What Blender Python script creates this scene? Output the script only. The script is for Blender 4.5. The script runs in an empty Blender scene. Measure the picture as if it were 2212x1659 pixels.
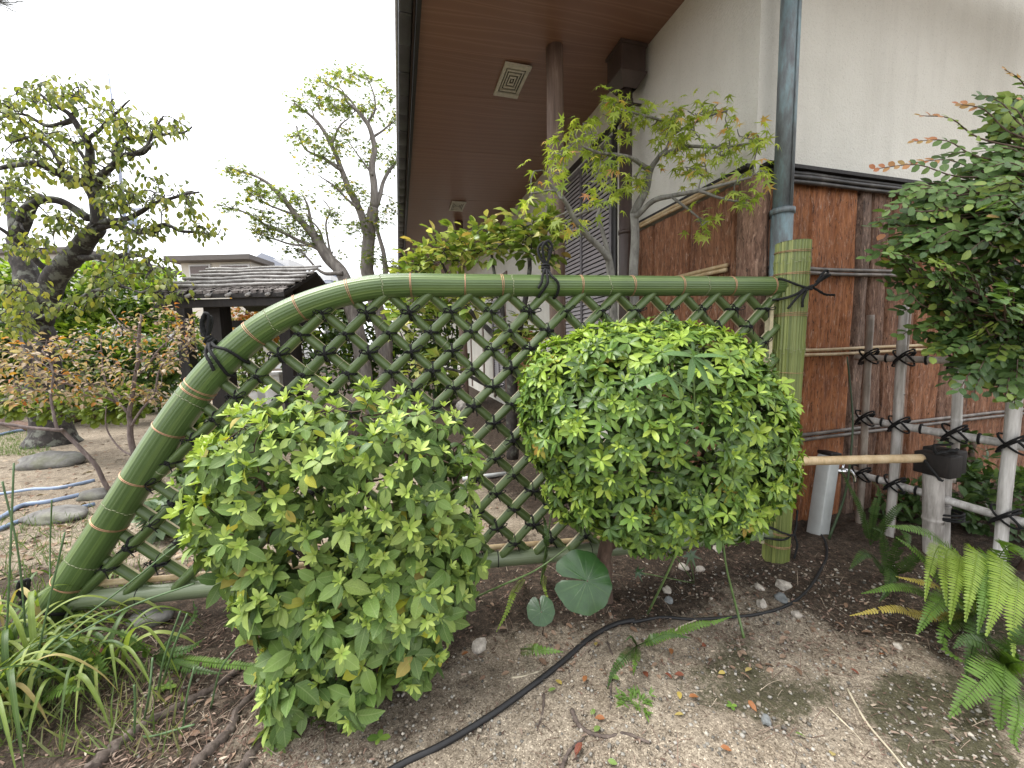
import bpy, bmesh, math, random
import numpy as np
from mathutils import Vector, Matrix, noise
random.seed(7); RNG = np.random.default_rng(7)
S = bpy.context.scene; COL = S.collection
# ------------------------------------------------------------------ camera, sky, sun, exposure
H = 1.05; FPX = 840.0; CX, CY = 1106.0, 829.5          # eye height; the photograph's focal length on a 2212 x 1659 grid
PITCH, ROLL = math.radians(5.6), math.radians(-1.4)
CAMROT = Matrix.Rotation(math.pi/2-PITCH, 3, 'X') @ Matrix.Rotation(ROLL, 3, 'Z')
cd = bpy.data.cameras.new('camera'); cam = bpy.data.objects.new('camera', cd); COL.objects.link(cam)
cam.location = (0, 0, H); cam.rotation_euler = CAMROT.to_euler(); cd.sensor_width = 36; cd.lens = 36*FPX/2212
cd.clip_start = .02; cd.clip_end = 500; S.camera = cam
wd = bpy.data.worlds.new('World'); S.world = wd; wd.use_nodes = True; wt = wd.node_tree
SUN_EL, SUN_AZ = math.radians(64), math.radians(-88)     # azimuth from +Y towards +X (the sun stands to the left, high)
sk = wt.nodes.new('ShaderNodeTexSky'); sk.sky_type = 'NISHITA'; sk.sun_disc = False
sk.sun_elevation = SUN_EL; sk.sun_rotation = SUN_AZ; sk.air_density = 1.0; sk.dust_density = 2.0; sk.ozone_density = 1.0
hs = wt.nodes.new('ShaderNodeHueSaturation'); hs.inputs['Saturation'].default_value = .18; hs.inputs['Value'].default_value = 1.0
bg = wt.nodes['Background']; bg.inputs['Strength'].default_value = .092
cl = wt.nodes.new('ShaderNodeMix'); cl.data_type = 'RGBA'; cl.inputs[0].default_value = .7; cl.inputs[7].default_value = (6.2, 6.3, 6.5, 1)   # an even cloud layer over most of the sky
wt.links.new(sk.outputs[0], hs.inputs['Color']); wt.links.new(hs.outputs[0], cl.inputs[6]); wt.links.new(cl.outputs[2], bg.inputs['Color'])
sl = bpy.data.lights.new('sun', 'SUN'); sun = bpy.data.objects.new('sun', sl); COL.objects.link(sun)
sl.energy = 1.5; sl.angle = math.radians(42); sl.color = (1, .975, .94)
sd = Vector((math.sin(SUN_AZ)*math.cos(SUN_EL), math.cos(SUN_AZ)*math.cos(SUN_EL), math.sin(SUN_EL)))
sun.rotation_euler = sd.to_track_quat('Z', 'Y').to_euler(); sun.location = (-4, 1, 8)
vs = S.view_settings; vs.view_transform = 'Standard'; vs.look = 'None'; vs.gamma = 1; vs.use_curve_mapping = False
vs.exposure = 2.03
S.cycles.max_bounces = 8; S.cycles.transparent_max_bounces = 8; S.cycles.use_denoising = True
# ------------------------------------------------------------------ helpers: points from the survey of the photograph
RM = np.array(CAMROT); CP = np.array((0, 0, H))
def nv(a): a = np.asarray(a, float); return a/np.maximum(np.linalg.norm(a, axis=-1, keepdims=True), 1e-9)
def ray(x, y): return RM @ np.array([(x-CX)/FPX, -(y-CY)/FPX, -1.0])
def at(x, y, Y): d = ray(x, y); return CP + d*(Y/d[1])
def proj(P):
    q = (np.atleast_2d(P)-CP) @ RM; z = np.maximum(-q[:, 2], 1e-3)
    return np.stack([CX+FPX*q[:, 0]/z, CY-FPX*q[:, 1]/z, -q[:, 2]], 1)
def sstep(a, b, x): t = np.clip((x-a)/(b-a), 0, 1); return t*t*(3-2*t)
def gz(x, y):                                           # height of the ground: a low mound at the left, slight bumps
    m = .13*float(sstep(-.35, -1.5, x))*float(sstep(2.2, 1.2, y))*float(sstep(.2, .9, y))
    return m + .02*noise.noise((x*1.3, y*1.3, 0)) + .008*noise.noise((x*5, y*5, 3))
def gnd(x, y, dz=0):
    d = ray(x, y); z = 0.
    for _ in range(6):
        P = CP + d*((z-H)/d[2]); z = gz(P[0], P[1])
    P[2] = z+dz; return P
HA = math.radians(16); HU = np.array([math.cos(HA), math.sin(HA), 0]); HV = np.array([-math.sin(HA), math.cos(HA), 0])
def W(u, v, z=0): return HU*u + HV*v + np.array([0, 0, z])   # house frame: u to the right along the gable, v away along the long wall
def onu(x, y, u): d = ray(x, y); t = (u-CP@HU)/(d@HU); Q = CP+d*t; return np.array([u, Q@HV, Q[2]])
def onv(x, y, v): d = ray(x, y); t = (v-CP@HV)/(d@HV); Q = CP+d*t; return np.array([Q@HU, v, Q[2]])
FA = math.radians(10); F0 = np.array([1.238, 1.765, 0.]); FU = np.array([math.cos(FA), math.sin(FA), 0]); FN = np.array([math.sin(FA), -math.cos(FA), 0])
def FW(s, n, t): return F0 + FU*s + FN*n + np.array([0, 0, t])  # screen-fence frame: s along, n towards the viewer, t up
def onf(x, y, n=0):
    d = ray(x, y); t = ((F0+FN*n-CP)@FN)/(d@FN); Q = CP+d*t; return (Q-F0)@FU, Q[2]
def smooth_path(pts, k=6):                               # Catmull-Rom through the points
    P = np.asarray(pts, float)
    if len(P) < 3: return np.array([P[0]+(P[-1]-P[0])*i/k for i in range(k+1)])
    E = np.vstack([2*P[0]-P[1], P, 2*P[-1]-P[-2]]); out = []
    for i in range(1, len(E)-2):
        a, b, c, d = E[i-1], E[i], E[i+1], E[i+2]
        for j in range(k):
            t = j/k; out.append(.5*((2*b)+(c-a)*t+(2*a-5*b+4*c-d)*t*t+(3*b-a-3*c+d)*t**3))
    out.append(P[-1]); return np.array(out)
# ------------------------------------------------------------------ helpers: meshes and objects
class MB:
    def __init__(s): s.v = []; s.f = []; s.uv = []; s.m = []; s.n = 0
    def add(s, v, f, uv=None, mat=0):
        v = np.asarray(v, float).reshape(-1, 3); k = s.n; s.v.append(v)
        s.uv.append(np.asarray(uv, float) if uv is not None else np.zeros((len(v), 2)))
        s.f += [tuple(i+k for i in q) for q in f]; s.m += [mat]*len(f); s.n += len(v); return s
    def tube(s, pts, r, n=8, mat=0, caps=True, squash=1.0, up=None, prof=None):
        P = np.asarray(pts, float); K = len(P); R = np.broadcast_to(np.asarray(r, float), (K,))
        T = nv(np.gradient(P, axis=0)); a = np.array(up if up is not None else ((0, 0, 1.) if abs(T[0][2]) < .9 else (1., 0, 0)), float)
        V = []; uv = []; L = 0
        for i in range(K):
            a = a-T[i]*(a@T[i]); a = a/max(np.linalg.norm(a), 1e-9); b = np.cross(T[i], a)
            if i: L += np.linalg.norm(P[i]-P[i-1])
            th = np.linspace(0, 2*math.pi, n+1); q = R[i]*(prof(th, L) if prof else np.ones(n+1))
            V.append(P[i]+np.outer(q*np.cos(th)*squash, a)+np.outer(q*np.sin(th), b)); uv.append(np.stack([th/(2*math.pi), np.full(n+1, L)], 1))
        f = [(i*(n+1)+j, i*(n+1)+j+1, (i+1)*(n+1)+j+1, (i+1)*(n+1)+j) for i in range(K-1) for j in range(n)]
        if caps: f += [tuple(range(n-1, -1, -1)), tuple((K-1)*(n+1)+j for j in range(n))]
        return s.add(np.vstack(V), f, np.vstack(uv), mat)
    def box(s, lo, hi, mat=0, rot=None, org=None):
        (a, b, c), (d, e, g) = lo, hi
        v = np.array([(a, b, c), (d, b, c), (d, e, c), (a, e, c), (a, b, g), (d, b, g), (d, e, g), (a, e, g)], float)
        if rot is not None: v = v @ np.array(rot).T
        if org is not None: v = v+np.asarray(org)
        return s.add(v, [(3, 2, 1, 0), (4, 5, 6, 7), (0, 1, 5, 4), (1, 2, 6, 5), (2, 3, 7, 6), (3, 0, 4, 7)], None, mat)
    def grid(s, fn, nu, nvv, mat=0, close=False):          # fn(i/nu, j/nv) -> point
        V = [fn(i/nu, j/nvv) for j in range(nvv+1) for i in range(nu+1)]
        uv = [(i/nu, j/nvv) for j in range(nvv+1) for i in range(nu+1)]
        return s.add(V, [(j*(nu+1)+i, j*(nu+1)+i+1, (j+1)*(nu+1)+i+1, (j+1)*(nu+1)+i) for j in range(nvv) for i in range(nu)], uv, mat)
    def mesh(s, name, mats, smooth=True):
        me = bpy.data.meshes.new(name); me.from_pydata(np.vstack(s.v).tolist(), [], s.f)
        fin(me, np.vstack(s.uv), s.m, mats, smooth); return me
    def obj(s, name, mats, parent=None, smooth=True, label=None, **k): return link(name, s.mesh(name, mats, smooth), parent, label=label, **k)
def fin(me, uv, mi, mats, smooth):
    for m in (mats if isinstance(mats, (list, tuple)) else [mats]): me.materials.append(m)
    n = len(me.loops); idx = np.empty(n, np.int32); me.loops.foreach_get('vertex_index', idx)
    l = me.uv_layers.new(name='UVMap'); l.data.foreach_set('uv', uv[idx].astype(np.float32).ravel())
    me.polygons.foreach_set('material_index', np.asarray(mi, np.int32))
    me.polygons.foreach_set('use_smooth', np.full(len(me.polygons), smooth)); me.update()
def link(name, me, parent=None, mtx=None, label=None, cat=None, group=None, kind=None):
    o = bpy.data.objects.new(name, me); COL.objects.link(o)
    if parent is not None:
        o.parent = parent
        if 'pinv' in PINV.get(parent.name, {}): o.matrix_parent_inverse = PINV[parent.name]['pinv']
    if mtx is not None: o.matrix_basis = mtx
    for k, x in (('label', label), ('category', cat), ('group', group), ('kind', kind)):
        if x: o[k] = x
    return o
PINV = {}
def thing(name, label, cat, loc, group=None):             # Empty at the base of a thing; parts are built in world space
    o = bpy.data.objects.new(name, None); COL.objects.link(o); o.location = Vector([float(q) for q in loc]); o.empty_display_size = .1
    o['label'] = label; o['category'] = cat; o['kind'] = 'thing'
    if group: o['group'] = group
    PINV[o.name] = {'pinv': Matrix.Translation(-o.location)}; return o
def tag(o, label=None, cat=None, group=None, kind=None):
    for k, x in (('label', label), ('category', cat), ('group', group), ('kind', kind)):
        if x: o[k] = x
    return o
def cbox(mb, lo, hi, bev=.006, mat=0, M4=None):           # box with chamfered edges
    bm = bmesh.new(); bmesh.ops.create_cube(bm, size=1)
    lo, hi = np.array(lo), np.array(hi)
    for v in bm.verts: v.co = Vector(((lo+hi)/2+np.array(v.co)*(hi-lo)).tolist())
    bmesh.ops.bevel(bm, geom=bm.edges[:], offset=bev, segments=2, profile=.5, affect='EDGES')
    if M4 is not None: bm.transform(M4)
    bm.verts.index_update(); mb.add([v.co[:] for v in bm.verts], [[v.index for v in f.verts] for f in bm.faces], None, mat); bm.free()
def rockmesh(name, mat, r, seed, sub=3, flat=.7, amp=.35):
    bm = bmesh.new(); bmesh.ops.create_icosphere(bm, subdivisions=sub, radius=1)
    for v in bm.verts:
        p = v.co.copy(); k = 1+amp*noise.noise(p*1.1+Vector((seed, 0, 0)))+amp*.45*noise.noise(p*2.7+Vector((0, seed, 0)))+.05*noise.noise(p*8)
        q = p*k; v.co = Vector((q.x*r[0], q.y*r[1], max(q.z, -.55)*r[2]))
    me = bpy.data.meshes.new(name); bm.to_mesh(me); bm.free(); me.materials.append(mat)
    for f in me.polygons: f.use_smooth = sub > 2
    return me
# ------------------------------------------------------------------ helpers: materials
class NT:
    def __init__(s, name):
        s.m = bpy.data.materials.new(name); s.m.use_nodes = True; s.t = s.m.node_tree; s.b = s.t.nodes['Principled BSDF']; s.out = s.t.nodes['Material Output']
    def n(s, ty, **k):
        o = s.t.nodes.new(ty)
        for a, x in k.items(): setattr(o, a, x)
        return o
    def l(s, a, b): s.t.links.new(a, b)
    def coord(s, kind='Object', scale=(1, 1, 1), rot=(0, 0, 0)):
        c = s.n('ShaderNodeTexCoord'); m = s.n('ShaderNodeMapping'); m.inputs['Scale'].default_value = scale; m.inputs['Rotation'].default_value = rot
        s.l(c.outputs[kind], m.inputs['Vector']); return m.outputs[0]
    def noise(s, vec, scale=5, det=4, rough=.6, dist=0):
        o = s.n('ShaderNodeTexNoise'); o.inputs['Scale'].default_value = scale; o.inputs['Detail'].default_value = det; o.inputs['Roughness'].default_value = rough; o.inputs['Distortion'].default_value = dist
        s.l(vec, o.inputs['Vector']); return o.outputs['Fac']
    def voro(s, vec, scale=5, out='Color', feat='F1'):
        o = s.n('ShaderNodeTexVoronoi', feature=feat); o.inputs['Scale'].default_value = scale; s.l(vec, o.inputs['Vector']); return o.outputs[out]
    def ramp(s, fac, stops, interp='LINEAR'):
        o = s.n('ShaderNodeValToRGB'); e = o.color_ramp.elements; o.color_ramp.interpolation = interp
        while len(e) < len(stops): e.new(.5)
        for q, (p, c) in zip(e, stops): q.position = p; q.color = (c, c, c, 1) if isinstance(c, (int, float)) else (*c, 1)
        s.l(fac, o.inputs[0]); return o.outputs[0]
    def mix(s, fac, a, b, mode='MIX'):
        o = s.n('ShaderNodeMix', data_type='RGBA', blend_type=mode)
        for q, x in ((0, fac), (6, a), (7, b)):
            sock = o.inputs[q]
            if isinstance(x, (int, float)): sock.default_value = x if q == 0 else (x, x, x, 1)
            elif isinstance(x, tuple): sock.default_value = (*x, 1)
            else: s.l(x, sock)
        return o.outputs[2]
    def math(s, op, a, b=0., c=None):
        o = s.n('ShaderNodeMath', operation=op)
        for i, x in enumerate((a, b) if c is None else (a, b, c)):
            if isinstance(x, (int, float)): o.inputs[i].default_value = x
            else: s.l(x, o.inputs[i])
        return o.outputs[0]
    def rnd(s):
        o = s.n('ShaderNodeObjectInfo'); g = s.n('ShaderNodeNewGeometry'); return s.math('FRACT', s.math('ADD', o.outputs['Random'], g.outputs['Random Per Island']))
    def col(s, c): s.l(c, s.b.inputs['Base Color']) if not isinstance(c, tuple) else setattr(s.b.inputs['Base Color'], 'default_value', (*c, 1)); return s
    def set(s, **k):
        for a, x in k.items():
            i = s.b.inputs[a.replace('_', ' ')]
            if isinstance(x, (int, float)): i.default_value = x
            else: s.l(x, i)
        return s
    def bump(s, h, strength=.3, dist=.01):
        o = s.n('ShaderNodeBump'); o.inputs['Strength'].default_value = strength; o.inputs['Distance'].default_value = dist
        s.l(h, o.inputs['Height']); s.l(o.outputs[0], s.b.inputs['Normal']); return s
def leaf_mat(name, cols, rough=.45, transl=.3, vein=.35, tint=None, spots=None):
    t = NT(name); r = t.rnd(); c = t.ramp(r, [(i/max(len(cols)-1, 1), q) for i, q in enumerate(cols)])
    tc = t.n('ShaderNodeTexCoord'); sp = t.n('ShaderNodeSeparateXYZ'); t.l(tc.outputs['UV'], sp.inputs[0])
    d = t.math('ABSOLUTE', t.math('SUBTRACT', sp.outputs[0], .5))
    mid = t.ramp(d, [(0, 1.), (.05, .0)])
    # side veins: a fine zig-zag running out from the midrib
    w = t.math('SINE', t.math('MULTIPLY', t.math('SUBTRACT', sp.outputs[1], t.math('MULTIPLY', d, .45)), 58.))
    vv = t.math('MULTIPLY', t.ramp(w, [(.82, 0.), (1., 1.)]), .45)
    v = t.math('MULTIPLY', t.math('MAXIMUM', mid, vv), vein*.7)
    lt = t.mix(.5, c, (.62, .7, .35))
    c = t.mix(v, c, lt)
    nz = t.noise(t.coord('Object'), 18, 3); c = t.mix(1., c, t.ramp(nz, [(.3, (.78, .78, .78)), (.7, (1.12, 1.12, 1.1))]), 'MULTIPLY')
    if spots:
        n2 = t.noise(t.coord('Object'), 60, 2); c = t.mix(t.ramp(n2, [(.66, 0.), (.74, .8)]), c, spots)
    t.col(c).set(Roughness=rough); t.b.inputs['Specular IOR Level'].default_value = .28
    t.bump(v, .25, .002)
    tr = t.n('ShaderNodeBsdfTranslucent'); t.l(t.mix(1., c, (1.25, 1.3, .55), 'MULTIPLY'), tr.inputs[0])
    mx = t.n('ShaderNodeMixShader'); mx.inputs[0].default_value = transl
    t.l(t.b.outputs[0], mx.inputs[1]); t.l(tr.outputs[0], mx.inputs[2]); t.l(mx.outputs[0], t.out.inputs[0]); return t.m
def bark_mat(name, stops, sc=(18, 18, 4), rough=.85, bump=.6, lichen=None):
    t = NT(name); v = t.coord('Object', sc); n = t.noise(v, 1.6, 6, .65, .4); c = t.ramp(n, stops)
    if lichen:
        n2 = t.noise(t.coord('Object'), 9, 4, .6); c = t.mix(t.ramp(n2, [(.52, 0.), (.6, .85)]), c, lichen)
    return t.col(c).set(Roughness=rough).bump(n, bump, .01).m
def plain(name, c, rough=.6, metal=0, nscale=30, var=.2):
    t = NT(name); n = t.noise(t.coord('Object'), nscale, 4); k = t.ramp(n, [(.3, 1-var), (.7, 1+var)])
    return t.col(t.mix(1., c, k, 'MULTIPLY')).set(Roughness=rough, Metallic=metal).bump(n, .1, .004).m
# ------------------------------------------------------------------ helpers: leaves, twigs
def leaf_tmpl(w=.45, curl=.18, fold=.12, peak=.45, rows=5, point=1.0, wav=0.):
    ys = np.linspace(0, 1, rows+1); V = []; uv = []
    for i, y in enumerate(ys):
        k = (y/peak)**.75 if y < peak else max(0, 1-((y-peak)/(1-peak))**(1.6/point))
        h = w*.5*(math.sin(min(k, 1)*math.pi/2)); z = -curl*y*y
        if i in (0, rows): h = w*.02
        q = wav*math.sin(i*2.4)
        V += [(-h, y, z+fold*h*2+q*h), (0, y, z), (h, y, z+fold*h*2-q*h)]; uv += [(.5-h/w, y), (.5, y), (.5+h/w, y)]
    f = [(3*i+j, 3*i+j+1, 3*i+j+4, 3*i+j+3) for i in range(rows) for j in (0, 1)]
    return np.array(V), np.array(f), np.array(uv)
def maple_tmpl(w=1.0, droop=.12):
    A = [-150, -98, -48, 0, 48, 98, 150]; Ls = [.32, .62, .9, 1.0, .9, .62, .32]; V = [(0, 0, 0)]; uv = [(.5, .02)]
    N = [-175, -124, -73, -24, 24, 73, 124, 175]
    for i, a in enumerate(N):
        r = .1 if i in (0, 7) else .25; t = math.radians(a); V.append((r*math.sin(t), r*math.cos(t), .02)); uv.append((.38, .3))
    for a, L in zip(A, Ls): t = math.radians(a); V.append((L*math.sin(t), L*math.cos(t), -droop*L)); uv.append((.5, L))
    f = [(0, 1+i, 9+i, 2+i) for i in range(7)]
    V = np.array(V); V[:, 1] += .1; return V*.6, np.array([(q[3], q[2], q[1], q[0]) for q in f]), np.array(uv)
def frames(d, n):
    y = nv(d); x = np.cross(y, n); bad = np.linalg.norm(x, axis=1) < 1e-4; x[bad] = np.cross(y[bad], np.array([.3, 1, .2])); x = nv(x); z = np.cross(x, y)
    return np.stack([x, y, z], 2)
def foliage(root, tm, mats, pos, d, n, sc, ti=None, mi=None, keep=300, leaf='leaf', stuff='foliage', par=None):
    """leaves of one plant: the ones that show largest become parts of their own, the rest one joined part"""
    pos = np.asarray(pos, float); N = len(pos); sc = np.broadcast_to(np.asarray(sc, float), (N,)); F = frames(np.asarray(d, float), np.asarray(n, float))
    ti = np.zeros(N, int) if ti is None else np.asarray(ti); mi = np.zeros(N, int) if mi is None else np.asarray(mi)
    P = proj(pos); inn = (P[:, 0] > -20) & (P[:, 0] < 2232) & (P[:, 1] > -20) & (P[:, 1] < 1680) & (P[:, 2] > .1)
    score = sc/np.linalg.norm(pos-CP, axis=1)**3*inn; order = np.argsort(-score); own = order[:keep]; own = own[score[own] > 0]
    rest = np.setdiff1d(np.arange(N), own); cache = {}
    for i in own:
        k = (ti[i], mi[i])
        if k not in cache:
            V, f, uv = tm[ti[i]]; me = bpy.data.meshes.new(leaf); me.from_pydata(V.tolist(), [], f.tolist()); fin(me, uv, np.zeros(len(f)), mats[mi[i]], True); cache[k] = me
        M4 = Matrix.Identity(4)
        for a in range(3):
            for b in range(3): M4[a][b] = F[i, a, b]*sc[i]
            M4[a][3] = pos[i, a]
        link(leaf, cache[k], root, M4)
    if len(rest):
        VV, FF, UU, MM = [], [], [], []; off = 0
        for t in np.unique(ti[rest]):
            I = rest[ti[rest] == t]; V, f, uv = tm[t]
            v = np.einsum('nij,kj->nki', F[I], V)*sc[I][:, None, None]+pos[I][:, None]
            VV.append(v.reshape(-1, 3)); FF.append((f[None]+(np.arange(len(I))*len(V))[:, None, None]+off).reshape(-1, 4)); UU.append(np.tile(uv, (len(I), 1))); MM.append(np.repeat(mi[I], len(f))); off += v.shape[0]*v.shape[1]
        me = quadmesh(stuff, np.vstack(VV), np.vstack(FF), np.vstack(UU), np.concatenate(MM), mats)
        link(stuff, me, root if par is None else par, kind='stuff')
def quadmesh(name, V, Fq, UV, mi, mats, smooth=True):
    me = bpy.data.meshes.new(name); nq = len(Fq); me.vertices.add(len(V)); me.vertices.foreach_set('co', V.astype(np.float32).ravel())
    me.loops.add(nq*4); me.loops.foreach_set('vertex_index', Fq.astype(np.int32).ravel()); me.polygons.add(nq)
    me.polygons.foreach_set('loop_start', np.arange(0, nq*4, 4, dtype=np.int32))
    try: me.polygons.foreach_set('loop_total', np.full(nq, 4, np.int32))
    except Exception: pass
    me.update(calc_edges=True); fin(me, UV, mi, mats, smooth); me.validate(); return me
def wob(P, a, seed, f=4):
    P = np.array(P, float)
    for i in range(1, len(P)): P[i] += a*np.array(noise.noise_vector(Vector((P[i]*f).tolist())+Vector((seed, seed*.7, 0)))[:])
    return P
def limbs(mb, paths, wobble=.02, n=7, k=5):
    """draw limbs given as (points, r0, r1); returns sample nodes and radii"""
    N, R = [], []
    for j, (pts, r0, r1) in enumerate(paths):
        P = wob(smooth_path(pts, k), wobble, j*3.1); r = r0+(r1-r0)*np.linspace(0, 1, len(P))**.8
        mb.tube(P, r, n); N += list(P); R += list(r)
    return N, R
def twigs(mb, N, R, targets, rt=.004, bend=.15, n=4):
    """joins every target to the nearest wood with a bent twig; returns the twig direction at each target"""
    N = list(N); R = list(R); A = np.array(N); T = np.asarray(targets, float)
    d0 = np.array([np.min(np.linalg.norm(A-t, axis=1)) for t in T]); out = np.zeros_like(T)
    for i in np.argsort(d0):
        A = np.array(N); t = T[i]; k = np.argmin(np.linalg.norm(A-t, axis=1)); a = A[k]; L = np.linalg.norm(t-a)
        if L < 1e-3: out[i] = (0, 0, 1); continue
        q = RNG.normal(0, 1, 3)*bend*L; m = (a+t)/2+q*.6+np.array([0, 0, .05*L])
        P = smooth_path([a, a*.7+t*.3+q*.5, m, t], 3); r = np.linspace(max(min(R[k]*.65, rt*3), rt), rt, len(P))
        mb.tube(P, r, n, caps=False); N += list(P[2:]); R += list(r[2:]); out[i] = P[-1]-P[-3]
    return nv(out)
def blob_points(regs, n, seed=0):
    """n points in the crown, regs = [(px, py, rx, ry, Y, depth)]: lumps surveyed in the photograph at the tree's distance"""
    g = np.random.default_rng(seed); w = np.array([r[2]*r[3] for r in regs], float)**.8; w /= w.sum(); out = []
    for k in g.choice(len(regs), n, p=w):
        x, y, rx, ry, Y, dp = regs[k]; q = g.normal(0, 1, 3); q = q/np.linalg.norm(q)*g.random()**.4
        out.append(at(x+q[0]*rx, y+q[1]*ry, Y+q[2]*dp))
    return np.array(out)
def spray(tips, dirs, n, spread, g, droop=.3, size=(.8, 1.2)):
    """n leaves round every twig tip, drooping a little"""
    P, D, Nn, Sc = [], [], [], []
    for t, d in zip(tips, dirs):
        for _ in range(n):
            q = nv(g.normal(0, 1, 3)+d*.4); p = t+q*spread*g.random()
            dd = nv(q*np.array([1, 1, .4])+np.array([0, 0, -droop])); nn = nv(np.array([0, 0, 1.])+g.normal(0, .35, 3))
            P.append(p); D.append(dd); Nn.append(nn); Sc.append(g.uniform(*size))
    return np.array(P), np.array(D), np.array(Nn), np.array(Sc)
# ------------------------------------------------------------------ ground
def fence_d(x, y): return (x-F0[0])*(-math.sin(FA))+(y-F0[1])*math.cos(FA)      # <0 on the viewer's side of the screen fence
def ground():
    def axis(a, b, st, lo, hi):
        q = list(np.arange(a, b, st)); s = st; x = q[-1]
        while x < hi: s *= 1.22; x += s; q.append(x)
        s = st; x = q[0]; pre = []
        while x > lo: s *= 1.22; x -= s; pre.append(x)
        return np.array(pre[::-1]+q)
    xs = axis(-2.2, 2.9, .022, -150, 150); ys = axis(.35, 3.0, .022, -40, 260)
    V, hum, moss, peb = [], [], [], []
    for y in ys:
        for x in xs:
            near = abs(x) < 6 and -1 < y < 9; z = gz(x, y) if near else .0
            d = fence_d(x, y); n = noise.noise((x*1.6, y*1.6, 5))*.22+noise.noise((x*5, y*5, 9))*.1
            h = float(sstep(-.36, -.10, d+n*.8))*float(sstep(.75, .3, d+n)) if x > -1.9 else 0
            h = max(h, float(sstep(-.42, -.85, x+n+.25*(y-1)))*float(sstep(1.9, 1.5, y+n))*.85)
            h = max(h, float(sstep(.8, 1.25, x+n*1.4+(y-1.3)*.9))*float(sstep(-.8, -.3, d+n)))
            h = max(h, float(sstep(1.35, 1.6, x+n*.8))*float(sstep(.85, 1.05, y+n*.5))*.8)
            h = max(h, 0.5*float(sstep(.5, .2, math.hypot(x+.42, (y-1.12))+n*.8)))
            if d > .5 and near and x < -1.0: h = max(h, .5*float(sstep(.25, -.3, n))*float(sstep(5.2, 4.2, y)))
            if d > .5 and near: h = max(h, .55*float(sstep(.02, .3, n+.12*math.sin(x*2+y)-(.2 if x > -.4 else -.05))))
            hum.append(h); m = noise.noise((x*2.3+4, y*4.2-x*2.2, 2))
            moss.append(float(sstep(.0, .30, m+.1*noise.noise((x*9, y*9, 1))))*float(sstep(.3, .75, x+.2*n))*float(sstep(1.5, 1.2, y)))
            if near: z += .010*noise.noise((x*14, y*14, 0))+.006*noise.noise((x*40, y*40, 0))*(1+h)
            V.append((x, y, z))
    nx, ny = len(xs), len(ys); i = np.arange(nx-1)[None]+np.arange(ny-1)[:, None]*nx
    F4 = np.stack([i, i+1, i+nx+1, i+nx], 2).reshape(-1, 4)
    t = NT('sandy_soil'); v = t.coord('Object')
    def att(k): a = t.n('ShaderNodeAttribute'); a.attribute_name = k; return a.outputs['Fac']
    n1 = t.noise(v, 7, 5, .65); n2 = t.noise(v, 60, 4, .7); n3 = t.noise(v, 260, 3, .7)
    sand = t.ramp(n1, [(.3, (.24, .20, .155)), (.55, (.335, .288, .23)), (.75, (.41, .36, .295))])
    sand = t.mix(.85, sand, t.ramp(n2, [(.28, (.45, .43, .40)), (.5, (.95, .94, .92)), (.72, (1.35, 1.35, 1.33))]), 'MULTIPLY')
    g1 = t.voro(v, 290, 'Color'); gsep = t.n('ShaderNodeSeparateColor'); t.l(g1, gsep.inputs[0])
    sand = t.mix(1., sand, t.ramp(gsep.outputs[0], [(0, (.45, .42, .38)), (.3, (.88, .86, .83)), (.8, (1.08, 1.06, 1.04)), (.95, (1.35, 1.34, 1.3)), (1, (2.1, 2.1, 2.05))]), 'MULTIPLY')
    hm = t.ramp(t.noise(v, 38, 5, .75), [(.3, (.011, .008, .006)), (.48, (.032, .022, .0165)), (.6, (.08, .057, .043)), (.75, (.17, .13, .10))])  # humus soil tone, darkened further to put contact shade into the colour
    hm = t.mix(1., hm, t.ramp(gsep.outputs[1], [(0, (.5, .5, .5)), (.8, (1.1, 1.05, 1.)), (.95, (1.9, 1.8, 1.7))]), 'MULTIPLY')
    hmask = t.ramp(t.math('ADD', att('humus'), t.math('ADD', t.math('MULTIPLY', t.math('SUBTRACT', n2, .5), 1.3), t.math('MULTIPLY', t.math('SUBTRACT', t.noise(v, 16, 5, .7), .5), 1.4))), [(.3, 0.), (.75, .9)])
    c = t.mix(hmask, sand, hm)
    ms = t.ramp(t.noise(v, 110, 4, .7), [(.3, (.016, .018, .008)), (.6, (.055, .056, .023)), (.8, (.19, .175, .115))])
    mmask = t.ramp(t.math('ADD', att('moss'), t.math('ADD', t.math('MULTIPLY', t.math('SUBTRACT', n2, .5), 2.2), t.math('MULTIPLY', t.math('SUBTRACT', t.noise(v, 12, 5, .7), .5), 1.6))), [(.35, 0.), (.9, .85)])
    c = t.mix(mmask, c, ms)
    t.col(c).set(Roughness=.95); t.b.inputs['Specular IOR Level'].default_value = .2
    hgt = t.math('ADD', t.math('MULTIPLY', n3, .5), t.math('ADD', t.math('MULTIPLY', gsep.outputs[0], .35), t.math('MULTIPLY', n2, .9)))
    t.bump(hgt, .8, .012)
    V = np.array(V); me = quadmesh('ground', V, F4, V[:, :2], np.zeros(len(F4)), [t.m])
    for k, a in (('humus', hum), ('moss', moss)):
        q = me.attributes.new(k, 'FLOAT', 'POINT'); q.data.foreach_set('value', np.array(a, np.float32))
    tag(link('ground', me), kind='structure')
ground()
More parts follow.
